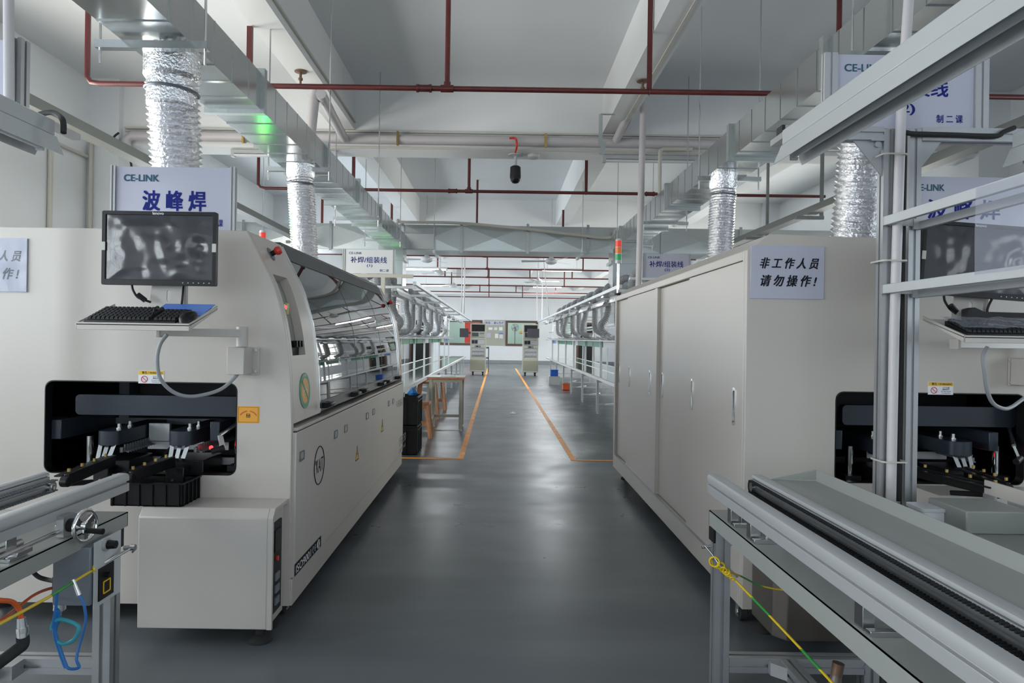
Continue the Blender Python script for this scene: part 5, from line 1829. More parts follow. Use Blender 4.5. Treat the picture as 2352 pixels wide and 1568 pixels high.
for y in (2.34, 2.16, 1.5, 0.9):
    m = MB()
    m.box(0.80, 0.826, y - 0.018, y + 0.018, tz1, RZ - 0.068)
    m.cyl((0.84, y + 0.03, tz1), (0.84, y + 0.03, tz1 + 0.045), 0.010)
    m.box(0.80, 0.88, y - 0.05, y - 0.03, tz1, tz1 + 0.012)
    m.build('rail_mount', 'steel', cvr, bevel=0.001)
m = MB()
for y in (2.36, 2.28, 2.20):
    m.cyl((0.86, y, tz1), (0.86, y, tz1 + 0.02), 0.009, seg=8)
    m.cyl((0.90, y - 0.03, tz1), (0.90, y - 0.03, tz1 + 0.035), 0.012, seg=12)
m.build('bolts', 'steel', cvr)
m = MB()
for y in (2.30, 2.0):
    m.cyl((0.97, y, tz1 + 0.04), (0.93, y, tz1 + 0.04), 0.016)
    m.box(0.955, 0.985, y - 0.02, y + 0.02, tz1, RZ - 0.066)
m.build('drive_mounts', 'charcoal', cvr)
# tray
tz = EYE - 0.499
tr_ = thing('sheet_metal_tray', 'long grey sheet metal tray beside the right conveyor rail', 'tray', (1.09, 1.4, tz))
m = MB()
m.plate([(1.003, tz), (1.170, tz - 0.004), (1.170, tz + 0.037), (1.173, tz + 0.037), (1.173, tz - 0.007), (1.003, tz - 0.003)], [], 'y', 0.30, 2.50)
m.add([(1.003, 2.498, tz), (1.171, 2.498, tz), (1.171, 2.498, tz + 0.037), (1.003, 2.502, tz), (1.171, 2.502, tz), (1.171, 2.502, tz + 0.037)],
      [(0, 1, 2), (3, 5, 4), (0, 3, 4, 1), (1, 4, 5, 2), (2, 5, 3, 0)])
m.build('pan', 'light_grey_sheet', tr_)
m = MB()
for y in (0.7, 1.6, 2.35):
    m.rod((1.09, y, EYE - 0.622), (1.09, y, tz - 0.006), 0.03, 0.03)
m.build('tray_support', 'alum', tr_)

# second conveyor end with motor in front of the right machine
c3 = thing('transfer_unit', 'grey transfer unit with motor boxes right of the tray', 'conveyor unit', (1.75, 2.2, 0.0))
zt = EYE - 0.62
m = MB().box(1.42, 2.2, 1.3, 2.555, zt - 0.05, zt)
m.build('deck', 'light_grey_sheet', c3)
p0 = P(2215, 1218, 2.25)
MB().box(1.55, 1.77, 2.25, 2.45, zt, zt + 0.075).build('motor_box', 'light_grey_sheet', c3, bevel=0.004)
MB().box(1.79, 1.87, 2.15, 2.35, zt, zt + 0.065).build('motor_box', 'light_grey_sheet', c3, bevel=0.004)
m = MB()
m.cyl((1.84, 2.13, zt + 0.035), (1.80, 2.16, zt + 0.035), 0.022)
m.build('cable_gland', 'brass', c3)
for (x, y) in ((1.46, 2.50), (2.1, 2.50), (1.46, 1.4), (2.1, 1.4)):
    MB().bar((x, y, 0.0), (x, y, zt - 0.05), alu(0.05, 0.05)).build('leg', 'alum', c3)
m = MB()
a_, b_ = P(2262, 1086, 2.62), P(2352, 1110, 2.3)
a_.z = b_.z = EYE - 0.51
m.bar((1.83, 1.5, EYE - 0.50), (1.83, 2.555, EYE - 0.50), [(-0.004, -0.05), (0.004, -0.05), (0.004, 0), (-0.004, 0)])
m.build('side_plate', 'cream_satin', c3)
MB().bar((1.85, 1.5, EYE - 0.535), (1.85, 2.45, EYE - 0.535), rail_poly(0.03, 0.03)).build('rail', 'alum_pale', c3)
MB().box(1.825, 1.835, 1.6, 1.66, zt, EYE - 0.55).build('post', 'alum', c3)
MB().box(1.825, 1.835, 2.5, 2.56, zt, EYE - 0.55).build('post', 'alum', c3)
# plastic tub
tb = thing('plastic_tub', 'small white plastic tub with a lid behind the tray', 'tub', tuple(P(2140, 1180, 2.45)))
p = P(2140, 1182, 2.40)
zb_ = zt
m = MB().plate(rrect(p.x - 0.055, p.x + 0.055, 2.36, 2.46, 0.015, 4), [], 'z', zb_, zb_ + 0.045)
for v in m.v:
    if v.z < zb_ + 0.01:
        v.x = p.x + (v.x - p.x) * 0.9
m.build('tub', 'white_print', tb)
m = MB().plate(rrect(p.x - 0.060, p.x + 0.060, 2.355, 2.465, 0.017, 4), [], 'z', zb_ + 0.043, zb_ + 0.055)
m.build('lid', 'sign_white', tb, bevel=0.003)

# black trays (left machine)
bt = thing('black_tray', 'black plastic tray on the low box of the left machine', 'tray', (-1.40, 2.86, 0.552))
x0_, x1_, y0_, y1_, z0_, z1_ = -1.56, -1.272, 2.762, 2.925, 0.552, 0.648
m = MB()
m.plate([(x0_, y0_), (x1_, y0_), (x1_, y1_), (x0_, y1_)], [], 'z', z0_, z0_ + 0.004)
m.plate([(x0_, y0_), (x1_, y0_), (x1_, y1_), (x0_, y1_)], [[(x0_ + .004, y0_ + .004), (x1_ - .004, y0_ + .004), (x1_ - .004, y1_ - .004), (x0_ + .004, y1_ - .004)]], 'z', z0_, z1_)
m.build('shell', 'black_plastic', bt)
m = MB()
m.plate([(x0_ - .01, y0_ - .01), (x1_ + .01, y0_ - .01), (x1_ + .01, y1_), (x0_ - .01, y1_)], [[(x0_ + .004, y0_ + .004), (x1_ - .004, y0_ + .004), (x1_ - .004, y1_ - .004), (x0_ + .004, y1_ - .004)]], 'z', z1_ - 0.006, z1_)
for k in range(6):
    x = x0_ + 0.01 + k * (x1_ - x0_ - 0.02) / 5
    m.box(x - 0.002, x + 0.002, y0_ - 0.007, y0_, z0_, z1_)
for k in range(5):
    y = y0_ + 0.01 + k * (y1_ - y0_ - 0.02) / 4
    m.box(x1_, x1_ + 0.007, y - 0.002, y + 0.002, z0_, z1_)
m.build('rim_and_ribs', 'black_plastic', bt)

# ---- right upright frame with sign
FY = 2.60
fr_ = thing('upright_frame', 'aluminium profile frame with a cross arm standing right of the tray', 'frame', (1.5, FY, 0.0))
pL, pR = P(2031, 700, FY), P(2090, 700, FY)
for x in (pL.x + 0.0, pR.x):
    MB().bar((x, FY, 0.0), (x, FY, P(2060, 300, FY).z), alu(0.045, 0.045, 0.010, 0.008), up=Vector((0, 1, 0))).build('upright', 'alum', fr_)
tb_ = P(2000, 310, FY)
xa_ = P(1797, 310, FY).x
MB().bar((xa_, FY, tb_.z), (pL.x - 0.023, FY, tb_.z), alu(0.05, 0.05)).build('cross_arm', 'alum', fr_)
MB().box(xa_ - 0.012, xa_ - 0.0, FY - 0.026, FY + 0.026, tb_.z - 0.026, tb_.z + 0.026).build('end_cap', 'charcoal', fr_)
MB().bar((pR.x + 0.023, FY, tb_.z), (P(2352, 325, FY).x + 0.3, FY, tb_.z), alu(0.05, 0.05)).build('cross_arm', 'alum', fr_)
g = MB()
gx = pL.x - 0.023
g.plate([(gx, tb_.z - 0.025), (gx - 0.11, tb_.z - 0.025), (gx, tb_.z - 0.16)], [], 'y', FY - 0.012, FY - 0.006)
g.box(gx - 0.05, gx, FY - 0.03, FY + 0.02, tb_.z - 0.03, tb_.z - 0.025)
g.cyl((gx - 0.02, FY - 0.02, tb_.z - 0.04), (gx - 0.02, FY - 0.006, tb_.z - 0.04), 0.012)
g.cyl((gx - 0.0, FY - 0.02, tb_.z - 0.07), (gx - 0.0, FY - 0.006, tb_.z - 0.07), 0.010)
g.build('gusset', 'alum', fr_)
gx = pR.x + 0.023
MB().plate([(gx, tb_.z - 0.025), (gx + 0.08, tb_.z - 0.025), (gx, tb_.z - 0.13)], [], 'y', FY - 0.012, FY - 0.006).build('gusset', 'alum', fr_)
zt_, zl_ = EYE + 0.384 * 2.6 / 2.15, EYE + 0.173 * 2.6 / 2.15
ax_ = P(2018, 512, FY).x
for z in (EYE + 0.268 * 1.0 * 2.6 / 1.568 * 1.0 + 0.02, EYE + 0.113 * 2.6 / 1.568 + 0.021):
    b = MB().box(ax_, ax_ + 0.02, 0.9, FY - 0.03, z - 0.017, z + 0.017)
    b.build('side_arm', 'white_paint', fr_, bevel=0.002)
    MB().box(ax_ + 0.13, ax_ + 0.15, 0.9, FY - 0.03, z - 0.030, z + 0.0).build('side_arm', 'alum_pale', fr_, bevel=0.002)
    MB().box(ax_ + 0.11, ax_ + 0.15, FY - 0.04, FY - 0.03, z - 0.03, z + 0.01).build('arm_clamp', 'alum_pale', fr_)
    b = MB().box(ax_ - 0.001, ax_ + 0.11, FY - 0.036, FY - 0.031, z - 0.017, z + 0.017)
    b.cyl((ax_ + 0.012, FY - 0.045, z), (ax_ + 0.012, FY - 0.03, z), 0.007)
    b.build('arm_clamp', 'alum_pale', fr_)
za_ = EYE + 0.268 * 2.6 / 1.568 + 0.02
pv = MB()
pv.sweep([P(2046, 1150, FY - 0.045), P(2054, 750, FY - 0.045), P(2070, 250, FY - 0.045), P(2087, 0, FY - 0.045), P(2097, -160, FY - 0.045), Vector((P(2100, -200, FY).x, FY - 0.045, 4.2))], 0.0175, 14)
pvo = pv.build('plastic_conduit', 'pvc')
tag(pvo, 'white plastic conduit strapped to the right upright frame', 'pipe')
pvl = Vector(P(2046, 1150, FY - 0.045))
MB().cyl((pvl.x, pvl.y, 0.0), tuple(pvl), 0.0175, seg=14).build('lower_length', 'pvc', pvo)
for py in (358, 600, 1058):
    q = P(2045, py, FY - 0.035)
    MB().plate(rrect(q.x - 0.045, q.x + 0.05, q.y - 0.034, q.y + 0.066, 0.015, 3), [rrect(q.x - 0.043, q.x + 0.048, q.y - 0.032, q.y + 0.064, 0.014, 3)], 'z', q.z - 0.003, q.z + 0.003).build('cable_tie', 'pvc_cream', pvo)
bcb = MB().sweep(catmull([P(2062, 1150, FY - .005), P(2071, 700, FY - .01), P(2077, 400, FY - .02), P(2078, 318, FY - .03), P(2080, 305, FY - .04), P(2100, 307, FY - .04), P(2200, 310, FY - .035), P(2285, 313, FY - .035), P(2305, 303, FY - .035), P(2330, 293, FY - .03)], 6), 0.009, 8)
tag(bcb.build('black_cable', 'black_rubber'), 'thick black cable running up the right upright frame and along its arm', 'cable')

# sign above the frame
a, b = P(1919, 297, FY), P(2236, 131, FY)
sg = sign('white line sign with post frame hidden behind the long white lamp', a.x, b.x, a.z + 0.005, b.z, FY - 0.005, [('CE-LINK', 'teal_print', 0.20, 0.18, 0.29, 0.10, 0.035), ('补焊/组装线', 'blue_print', 0.46, 0.44, 0.70, 0.24, 0.03),
     ('(2)', 'blue_print', 0.50, 0.74, 0.14, 0.15, 0.03), ('制 二 课', 'blue_print', 0.825, 0.86, 0.19, 0.11, 0.025)], pw=0.05)
# film pocket between the side arms
q1, q0 = za_ - 0.017, EYE + 0.113 * 2.6 / 1.568 + 0.038
m = MB()
n = 22
for i in range(n + 1):
    for j in range(n + 1):
        u, v = i / n, j / n
        m.v.append(Vector((ax_ - 0.003 - 0.008 * noise.noise(Vector((u * 2.2, v * 1.5, 9.1))), 1.55 + 0.52 * u, q0 - 0.01 + (q1 - q0 + 0.04) * v)))
for i in range(n):
    for j in range(n):
        k = i * (n + 1) + j
        m.f.append([k, k + n + 1, k + n + 2, k + 1])
fo = m.build('document_pocket', 'clear_film', solid=False)
tag(fo, 'clear plastic document pocket clipped between the white side arms', 'document pocket')


# ---- bench lamps
def trough_lamp(lab, x, y0, y1, z, cls='trough_lamp'):
    """x centre, z underside of the reflector"""
    root = thing(cls, lab, 'lamp', (x, (y0 + y1) / 2, z), group='long white trough lamps in the foreground')
    m = MB()
    sec = [(-0.052, 0.0), (-0.050, 0.0), (-0.028, 0.050), (-0.022, 0.062), (0.022, 0.062), (0.028, 0.050), (0.050, 0.0), (0.052, 0.0), (0.031, 0.052), (0.026, 0.066), (0.022, 0.066), (-0.022, 0.066), (-0.026, 0.066), (-0.031, 0.052)]
    m.plate([(x + a, z + b) for a, b in sec], [], 'y', y0, y1)
    m.build('reflector', 'lamp_white', root, angle=20)
    c = MB().box(x - 0.026, x + 0.026, y0, y1 - 0.01, z + 0.067, z + 0.120)
    c.build('housing', 'lamp_white', root, bevel=0.003)
    for s_ in (-0.0, ):
        MB().cyl((x + s_, y0 + 0.05, z + 0.022), (x + s_, y1 - 0.05, z + 0.022), 0.013, seg=16).build('tube', 'tube_off', root)
    for yy in (y1 - 0.05, y0 + 0.05):
        b = MB().box(x - 0.012, x + 0.012, yy - 0.006, yy + 0.006, z + 0.004, z + 0.064)
        b.build('tube_holder', 'white_paint', root)
    return root


l1 = P(1771, 378, 2.45)
lr_ = trough_lamp('long white trough lamp slanting across the upper right', l1.x + 0.060, 0.75, 2.45, l1.z)
MB().box(l1.x + 0.045, l1.x + 0.075, 2.40, FY - 0.025, l1.z + 0.10, l1.z + 0.122).build('mount', 'alum', lr_)
l2 = P(2297, 385, 2.45)
trough_lamp('white trough lamp at the right edge behind the plastic conduit', l2.x + 0.06, 0.9, 2.45, l2.z)
l3 = P(152, 365, 2.42)
ll_ = trough_lamp('white trough lamp at the upper left edge', l3.x - 0.06, 0.75, 2.42, l3.z + 0.012)
# left frame holding the left lamp
xl1 = P(46, 170, FY).x
zz_ = l3.z + 0.16
fl_ = thing('upright_frame', 'aluminium profile frame carrying the lamp at the upper left edge', 'frame', (-2.05, FY, 0.0))
MB().bar((-2.05, FY, 0.0), (-2.05, FY, zz_ - 0.025), alu(0.06, 0.06, 0.012, 0.010), up=Vector((0, 1, 0))).build('upright', 'alum', fl_)
MB().bar((xl1, FY, zz_ + 0.025), (xl1, FY, P(46, 92, FY).z), alu(0.042, 0.05, 0.012, 0.010), up=Vector((0, 1, 0))).build('sign_post', 'alum', fl_)
MB().bar((-2.4, FY, zz_), (P(100, 300, FY).x, FY, zz_), alu(0.05, 0.05)).build('cross_arm', 'alum', fl_)
MB().box(l3.x - 0.075, l3.x - 0.045, 2.38, FY - 0.025, l3.z + 0.11, l3.z + 0.133).build('lamp_mount', 'alum', fl_)
sg2 = MB().box(P(12, 170, FY).x - 0.5, P(12, 170, FY).x, FY, FY + 0.008, P(12, 252, FY).z, P(12, 92, FY).z)
tag(sg2.build('hanging_sign', 'sign_board'), 'right edge of a white sign beside the upper left plastic conduit', 'sign')
pv = MB().sweep([Vector((P(22, 240, FY - .05).x, FY - 0.05, zz_ + 0.0)), P(20, 0, FY - 0.05), Vector((P(20, 0, FY).x, FY - 0.05, 4.2))], 0.018, 14)
tag(pv.build('plastic_conduit', 'pvc'), 'white plastic conduit at the upper left edge', 'pipe')
bcb = MB().sweep(catmull([P(82, 268, FY - .06), P(95, 262, FY - .08), P(115, 258, FY - .1), P(130, 262, FY - .12), P(142, 272, 2.4), P(146, 285, 2.39), P(146, 305, 2.38)], 6), 0.010, 8)
tag(bcb.build('black_cable', 'black_rubber'), 'black plug cable arching over the upper left lamp', 'cable')

# ---- earthing wires and hoses
wl_ = thing('earth_wire', 'yellow and green earth wire stretched along the left conveyor', 'wire', tuple(P(210, 1308, 2.1)), group='yellow and green earth wires')
MB().sweep([P(-60, 1466, 1.50), P(0, 1432, 1.62), P(110, 1372, 1.85), P(222, 1303, 2.10)], 0.0042, 8).build('wire', 'earth_wire', wl_)
kn = MB()
c = P(208, 1310, 2.08)
for k in range(4):
    kn.torus(c + Vector((0.008 * (k - 1.5), 0, 0.005 * (k - 1.5))), (1, 0.4, 0.5 - 0.3 * (k % 2)), 0.009, 0.0038, 16, 6)
kn.build('knot', 'earth_wire', wl_)
MB().sweep([P(222, 1302, 2.10), P(250, 1285, 2.14), P(290, 1263, 2.19)], 0.0025, 8).build('steel_wire', 'steel', wl_)
hk = MB().sweep(catmull([P(232, 1298, 2.12), P(262, 1282, 2.15), P(296, 1262, 2.19), P(306, 1256, 2.2), P(308, 1262, 2.2), P(304, 1268, 2.2)], 5), 0.0035, 8)
hk.cyl(P(285, 1258, 2.20), P(300, 1257, 2.20), 0.007)
hk.cyl(P(300, 1257, 2.20), P(311, 1257, 2.20), 0.010)
tag(hk.build('tension_hook', 'steel'), 'steel tension hook fixed to the end of the left conveyor', 'hook')
w2 = thing('earth_wire', 'yellow and green earth wire stretched diagonally under the right conveyor', 'wire', tuple(P(1670, 1320, 2.4)), group='yellow and green earth wires')
MB().sweep([P(1690, 1333, 2.40), P(1760, 1405, 2.22), P(1840, 1490, 2.02), P(1912, 1568, 1.86), P(1990, 1650, 1.7)], 0.0040, 8).build('wire', 'earth_wire', w2)
kn = MB()
for k, (px, py, r_) in enumerate(((1641, 1290, 0.017), (1656, 1298, 0.012), (1662, 1308, 0.012), (1668, 1312, 0.011), (1672, 1318, 0.009), (1682, 1328, 0.007))):
    kn.torus(P(px, py, 2.40), (0.5, 1, 0.4 + 0.35 * (k % 3 - 1)), r_, 0.0035, 18, 6)
kn.build('knot', 'earth_wire', w2)
MB().sweep(catmull([P(1634, 1285, 2.41), P(1640, 1300, 2.41), P(1660, 1308, 2.41), P(1700, 1322, 2.45), P(1740, 1342, 2.5), P(1780, 1352, 2.5), P(1830, 1358, 2.5)], 5), 0.0030, 8).build('loose_end', 'earth_wire', w2)
hk = MB().sweep([P(1654, 1300, 2.4), P(1635, 1272, 2.42), P(1618, 1252, 2.44)], 0.003, 8)
hk.cyl(P(1612, 1256, 2.46), P(1633, 1254, 2.46), 0.006)
tag(hk.build('tension_hook', 'steel'), 'steel tension hook on the leg of the right conveyor', 'hook')
# blue coiled wrist strap
ws = thing('wrist_strap', 'blue coiled anti-static wrist strap clipped to the left earth wire', 'wrist strap', tuple(P(165, 1335, 1.95)))
MB().sweep(catmull([P(182, 1365, 1.95), P(192, 1385, 1.95), P(197, 1420, 1.95), P(190, 1455, 1.94), P(180, 1490, 1.93), P(176, 1515, 1.92), P(182, 1532, 1.92), P(160, 1535, 1.90), P(146, 1520, 1.90), P(136, 1485, 1.90), P(128, 1450, 1.9), P(122, 1436, 1.9), P(128, 1400, 1.9), P(131, 1360, 1.9)], 7), 0.0040, 8).build('cord', 'blue_cord', ws)
MB().sweep(catmull([P(120, 1446, 1.9), P(122, 1430, 1.9), P(136, 1422, 1.9), P(158, 1426, 1.9), P(178, 1436, 1.9), P(180, 1450, 1.9), P(168, 1470, 1.9), P(146, 1478, 1.9), P(126, 1468, 1.9)], 7), 0.0055, 8).build('wrist_band', 'teal_cord', ws)
MB().sweep(catmull([P(123, 1440, 1.9), P(130, 1400, 1.9), P(134, 1420, 1.905), P(126, 1450, 1.9), P(140, 1500, 1.9), P(152, 1532, 1.9)], 7), 0.006, 8).build('coil', 'blue_cord', ws)
MB().cyl(P(168, 1330, 1.95), P(182, 1366, 1.95), 0.004, 0.006).build('crocodile_clip', 'steel', ws)
# orange air hoses
ah = MB().sweep(catmull([P(-60, 1372, 1.7), P(0, 1378, 1.75), P(28, 1382, 1.8), P(44, 1398, 1.82), P(49, 1420, 1.83)], 7), 0.0065, 10)
aho = tag(ah.build('air_hose', 'orange_hose'), 'orange air hose ending in a steel coupling at the lower left', 'hose')
m = MB().cyl(P(49, 1418, 1.83), P(52, 1464, 1.83), 0.010, 0.013)
m.cyl(P(51, 1440, 1.83), P(52, 1452, 1.83), 0.0145)
m.build('coupling', 'steel', aho)
MB().sweep(catmull([P(52, 1462, 1.83), P(52, 1480, 1.83), P(38, 1492, 1.82), P(-20, 1535, 1.78), P(-60, 1560, 1.7)], 6), 0.0155, 12).build('black_hose', 'black_rubber', aho)
ah = MB().sweep(catmull([P(-40, 1445, 1.8), P(5, 1422, 1.85), P(40, 1395, 1.95), P(80, 1365, 2.05), P(120, 1350, 2.15), P(165, 1348, 2.25)], 7), 0.0045, 10)
tag(ah.build('air_hose', 'orange_hose'), 'thinner orange air hose crossing under the left conveyor', 'hose')
ah = MB().sweep(catmull([P(75, 1312, 2.3), P(90, 1325, 2.3), P(115, 1332, 2.3), P(136, 1335, 2.25)], 6), 0.0075, 10)
ah.sweep(catmull([P(136, 1288, 2.35), P(140, 1300, 2.3), P(152, 1312, 2.25)], 6), 0.0065, 10)
tag(ah.build('black_cable', 'black_rubber'), 'black cables behind the grey control box under the left conveyor', 'cable')
# fitting lower right
pf = thing('pipe_fitting', 'rusty brass hose fitting standing at the lower right', 'pipe fitting', tuple(P(1915, 1568, 2.0)))
q = P(1926, 1522, 2.0); q2 = P(1912, 1600, 2.0)
d = (q2 - q)
MB().cyl(q, q + d * 0.35, 0.017, 0.016).build('nut', 'rust_brass', pf)
MB().cyl(q + d * 0.35, q + d * 0.9, 0.015, 0.022).build('body', 'brown_steel', pf)
MB().torus(q + d * 0.75, d, 0.021, 0.005, 20, 6).build('ring', 'white_paint', pf)
MB().cyl(q + d * 0.9, (q2.x + d.x * 0.5, q2.y, 0.0), 0.014).build('stem', 'brown_steel', pf)
# ------------------------------------------------------------------ assembly lines
HZ = EYE - 0.62      # bench height


def line(lab, xa_, xb_, px_, ys, y_end, rail_x, side, where):
    """xa_: aisle edge, xb_: wall edge, px_: post x, ys: post positions, side +1 right / -1 left"""
    root = thing('assembly_line', lab, 'assembly line', ((xa_ + xb_) / 2, 7.2, 0), group='long assembly lines either side of the aisle')
    y0 = 7.95
    MB().box(min(xa_, xb_) + 0.03, max(xa_, xb_) - 0.03, y0, y_end, HZ - 0.02, HZ).build('bench_top', 'bench_green', root, smooth=False)
    for x in (xa_, xb_):
        MB().box(x - 0.02, x + 0.02, y0, y_end, HZ - 0.04, HZ + 0.006).build('edge_rail', 'alum_line', root, smooth=False)
    MB().box((xa_ + xb_) / 2 - 0.015, (xa_ + xb_) / 2 + 0.015, y0, y_end, HZ, HZ + 0.008).build('centre_rail', 'alum_line', root, smooth=False)
    lx = xa_ + side * 0.03
    bx_ = xb_ - side * 0.03
    for y in ys:
        for x in (lx, bx_):
            l = MB().box(x - 0.02, x + 0.02, y - 0.02, y + 0.02, 0.03, HZ - 0.02)
            l.lathe((x, y, 0), [(0.022, 0), (0.022, 0.006), (0.008, 0.012), (0.008, 0.03)], seg=10)
            l.build('leg', 'alum_line', root, smooth=False)
        b = MB().box(min(lx, bx_), max(lx, bx_), y - 0.014, y + 0.014, 0.14, 0.168)
        b.box(min(lx, bx_), max(lx, bx_), y - 0.014, y + 0.014, HZ - 0.10, HZ - 0.06)
        b.rod((lx + side * 0.12, y, 0.155), (lx + side * 0.30, y - 0.35, 0.21), 0.02, 0.02)
        b.build('leg_brace', 'alum_line', root, smooth=False)
        p = MB().box(px_ - 0.02, px_ + 0.02, y - 0.02, y + 0.02, HZ, 1.86)
        p.build('post', 'alum_line', root, smooth=False)
        a = MB().box(min(rail_x, px_), max(px_, rail_x), y - 0.015, y + 0.015, 1.83, 1.86)
        a.box(min(px_, px_ + side * 0.45), max(px_, px_ + side * 0.45), y - 0.015, y + 0.015, 1.70, 1.73)
        a.box(px_ + side * 0.43, px_ + side * 0.45 + 0.01, y - 0.015, y + 0.015, HZ, 1.86)
        a.build('arm', 'alum_line', root, smooth=False)
    MB().box(rail_x - 0.02, rail_x + 0.02, y0 - 0.05, y_end + 0.8, 1.86, 1.90).build('top_rail', 'alum_line', root, smooth=False)
    MB().box(px_ - 0.02, px_ + 0.02, y0 + 0.6, y_end, 1.86, 1.90).build('top_rail', 'alum_line', root, smooth=False)
    MB().box(px_ - 0.015, px_ + 0.015, y0, y_end, 1.48, 1.51).build('middle_rail', 'alum_line', root, smooth=False)
    MB().box(px_ + side * 0.43, px_ + side * 0.46, y0, y_end, 1.48, 1.51).build('middle_rail', 'alum_line', root, smooth=False)
    # shelf with boards
    MB().box(min(px_ - side * 0.12, px_ + side * 0.45), max(px_ - side * 0.12, px_ + side * 0.45), y0, y_end, 1.235, 1.25).build('shelf', 'alum_line', root, smooth=False)
    yy = y0
    k = 0
    while yy < y_end - 1.2:
        m_ = 'green_board' if (k % 4 != 2 and yy < 19) else ('blue_board' if k % 2 else 'sign_white')
        MB().box(px_ + side * 0.02, px_ + side * 0.03, yy + 0.05, yy + 1.15, 1.13, 1.23).build('board_strip', m_, root, smooth=False)
        yy += 1.22
        k += 1
    ca = MB()
    rng = random.Random(3 + side)
    for k in range(26):
        y = y0 + 0.5 + k * (y_end - y0 - 1) / 26
        ca.sweep(catmull([(px_, y, 1.252), (px_ - side * 0.12, y + 0.2, 1.27 + rng.random() * 0.05), (px_ + side * 0.1, y + 0.45, 1.26), (px_ - side * 0.05, y + 0.6, 1.30)], 4), 0.008, 6)
        if k % 2 == 0:
            ca.box(px_ + side * 0.05, px_ + side * 0.2, y, y + 0.2, 1.25, 1.29 + rng.random() * 0.05)
    ca.build('power_sockets_and_leads', 'grey_hose', root)
    # round collecting duct along the top with elbows to every hose
    xd = px_ + side * 0.28
    MB().cyl((xd, y0 + 0.8, 2.03), (xd, y_end - 4, 2.03), 0.10, seg=20).build('collecting_duct', 'galvanised', root)
    return root, xd


YSL = [8.1, 9.7, 11.5, 13.5, 15.3, 17.2, 19.2, 21.0, 22.8]
YSR = [8.1, 9.8, 11.7, 13.8, 15.9, 17.8, 20.0, 22.2]
aL, xdL = line('long assembly line with green bench top left of the aisle', -1.14, -2.15, -1.66, YSL, 23.6, -0.98, -1, 'left')
aR, xdR = line('long assembly line with green bench top right of the aisle', 1.68, 2.72, 1.76, YSR, 23.6, 1.40, 1, 'right')


def hose_path(x, y, side, style):
    if style == 0:
        return [(x + side * 0.26, y, 2.05), (x + side * 0.10, y, 2.10), (x, y, 2.00), (x, y, 1.75), (x, y, 1.50), (x + side * .03, y, 1.42), (x + side * .13, y - 0.02, 1.36)]
    if style == 1:
        return [(x + side * 0.26, y, 2.05), (x + side * 0.10, y, 2.10), (x, y, 2.00), (x - side * 0.02, y, 1.7), (x - side * 0.08, y, 1.5), (x - side * 0.05, y, 1.36), (x + side * .07, y - .03, 1.33)]
    return [(x + side * 0.26, y, 2.05), (x + side * 0.10, y, 2.10), (x, y, 2.00), (x + side * .05, y, 1.8), (x + side * .02, y, 1.60), (x - side * .07, y, 1.47), (x + side * .02, y, 1.34)]


def grey_hose(lab, x, y, side, style, grp):
    root = thing('exhaust_hose', lab, 'exhaust hose', (x, y, 1.33), group=grp)
    c = catmull(hose_path(x, y, side, style), 12)
    # even spacing so the corrugation is regular
    d = [0]
    for p_, q_ in zip(c[:-1], c[1:]):
        d.append(d[-1] + (Vector(q_) - Vector(p_)).length)
    n = int(d[-1] / 0.012)
    pts, j = [], 0
    for i in range(n + 1):
        t = d[-1] * i / n
        while j < len(d) - 2 and d[j + 1] < t:
            j += 1
        f = (t - d[j]) / max(1e-6, d[j + 1] - d[j])
        pts.append(Vector(c[j]).lerp(Vector(c[j + 1]), f))
    r0 = 0.052
    m = MB().sweep(pts, [r0 * (1.0 if i % 2 else 0.87) for i in range(n + 1)], 14)
    m.build('corrugated_hose', 'grey_hose', root, angle=50)
    e, pv_ = pts[-1], pts[-4]
    dd = (e - pv_).normalized()
    MB().lathe(e, [(r0, -0.01), (r0 * 1.05, 0.02), (r0 * 1.25, 0.05)], axis=tuple(dd), seg=16).build('nozzle', 'alum_pale', root)
    return root


hl = [(-1.50, 8.35, 0), (-1.50, 9.1, 1), (-1.50, 9.95, 2), (-1.50, 10.9, 1), (-1.52, 12.0, 0), (-1.52, 13.1, 0), (-1.52, 14.2, 2), (-1.52, 15.3, 0), (-1.52, 16.4, 1), (-1.52, 17.5, 0), (-1.52, 18.7, 2), (-1.52, 19.8, 0)]
hr = [(1.62, 8.3, 0), (1.62, 9.3, 0), (1.62, 10.4, 2), (1.62, 11.5, 0), (1.62, 12.6, 1), (1.62, 13.8, 0), (1.62, 15.0, 0), (1.62, 16.2, 1), (1.62, 17.4, 0), (1.62, 18.8, 0)]
for i, (x, y, s_) in enumerate(hl):
    grey_hose('%s grey corrugated hose hanging over the left bench' % NTH[i], x, y, -1, s_, 'grey exhaust hoses over the left bench')
for i, (x, y, s_) in enumerate(hr):
    grey_hose('%s grey corrugated hose hanging over the right bench' % NTH[i], x, y, 1, s_, 'grey exhaust hoses over the right bench')

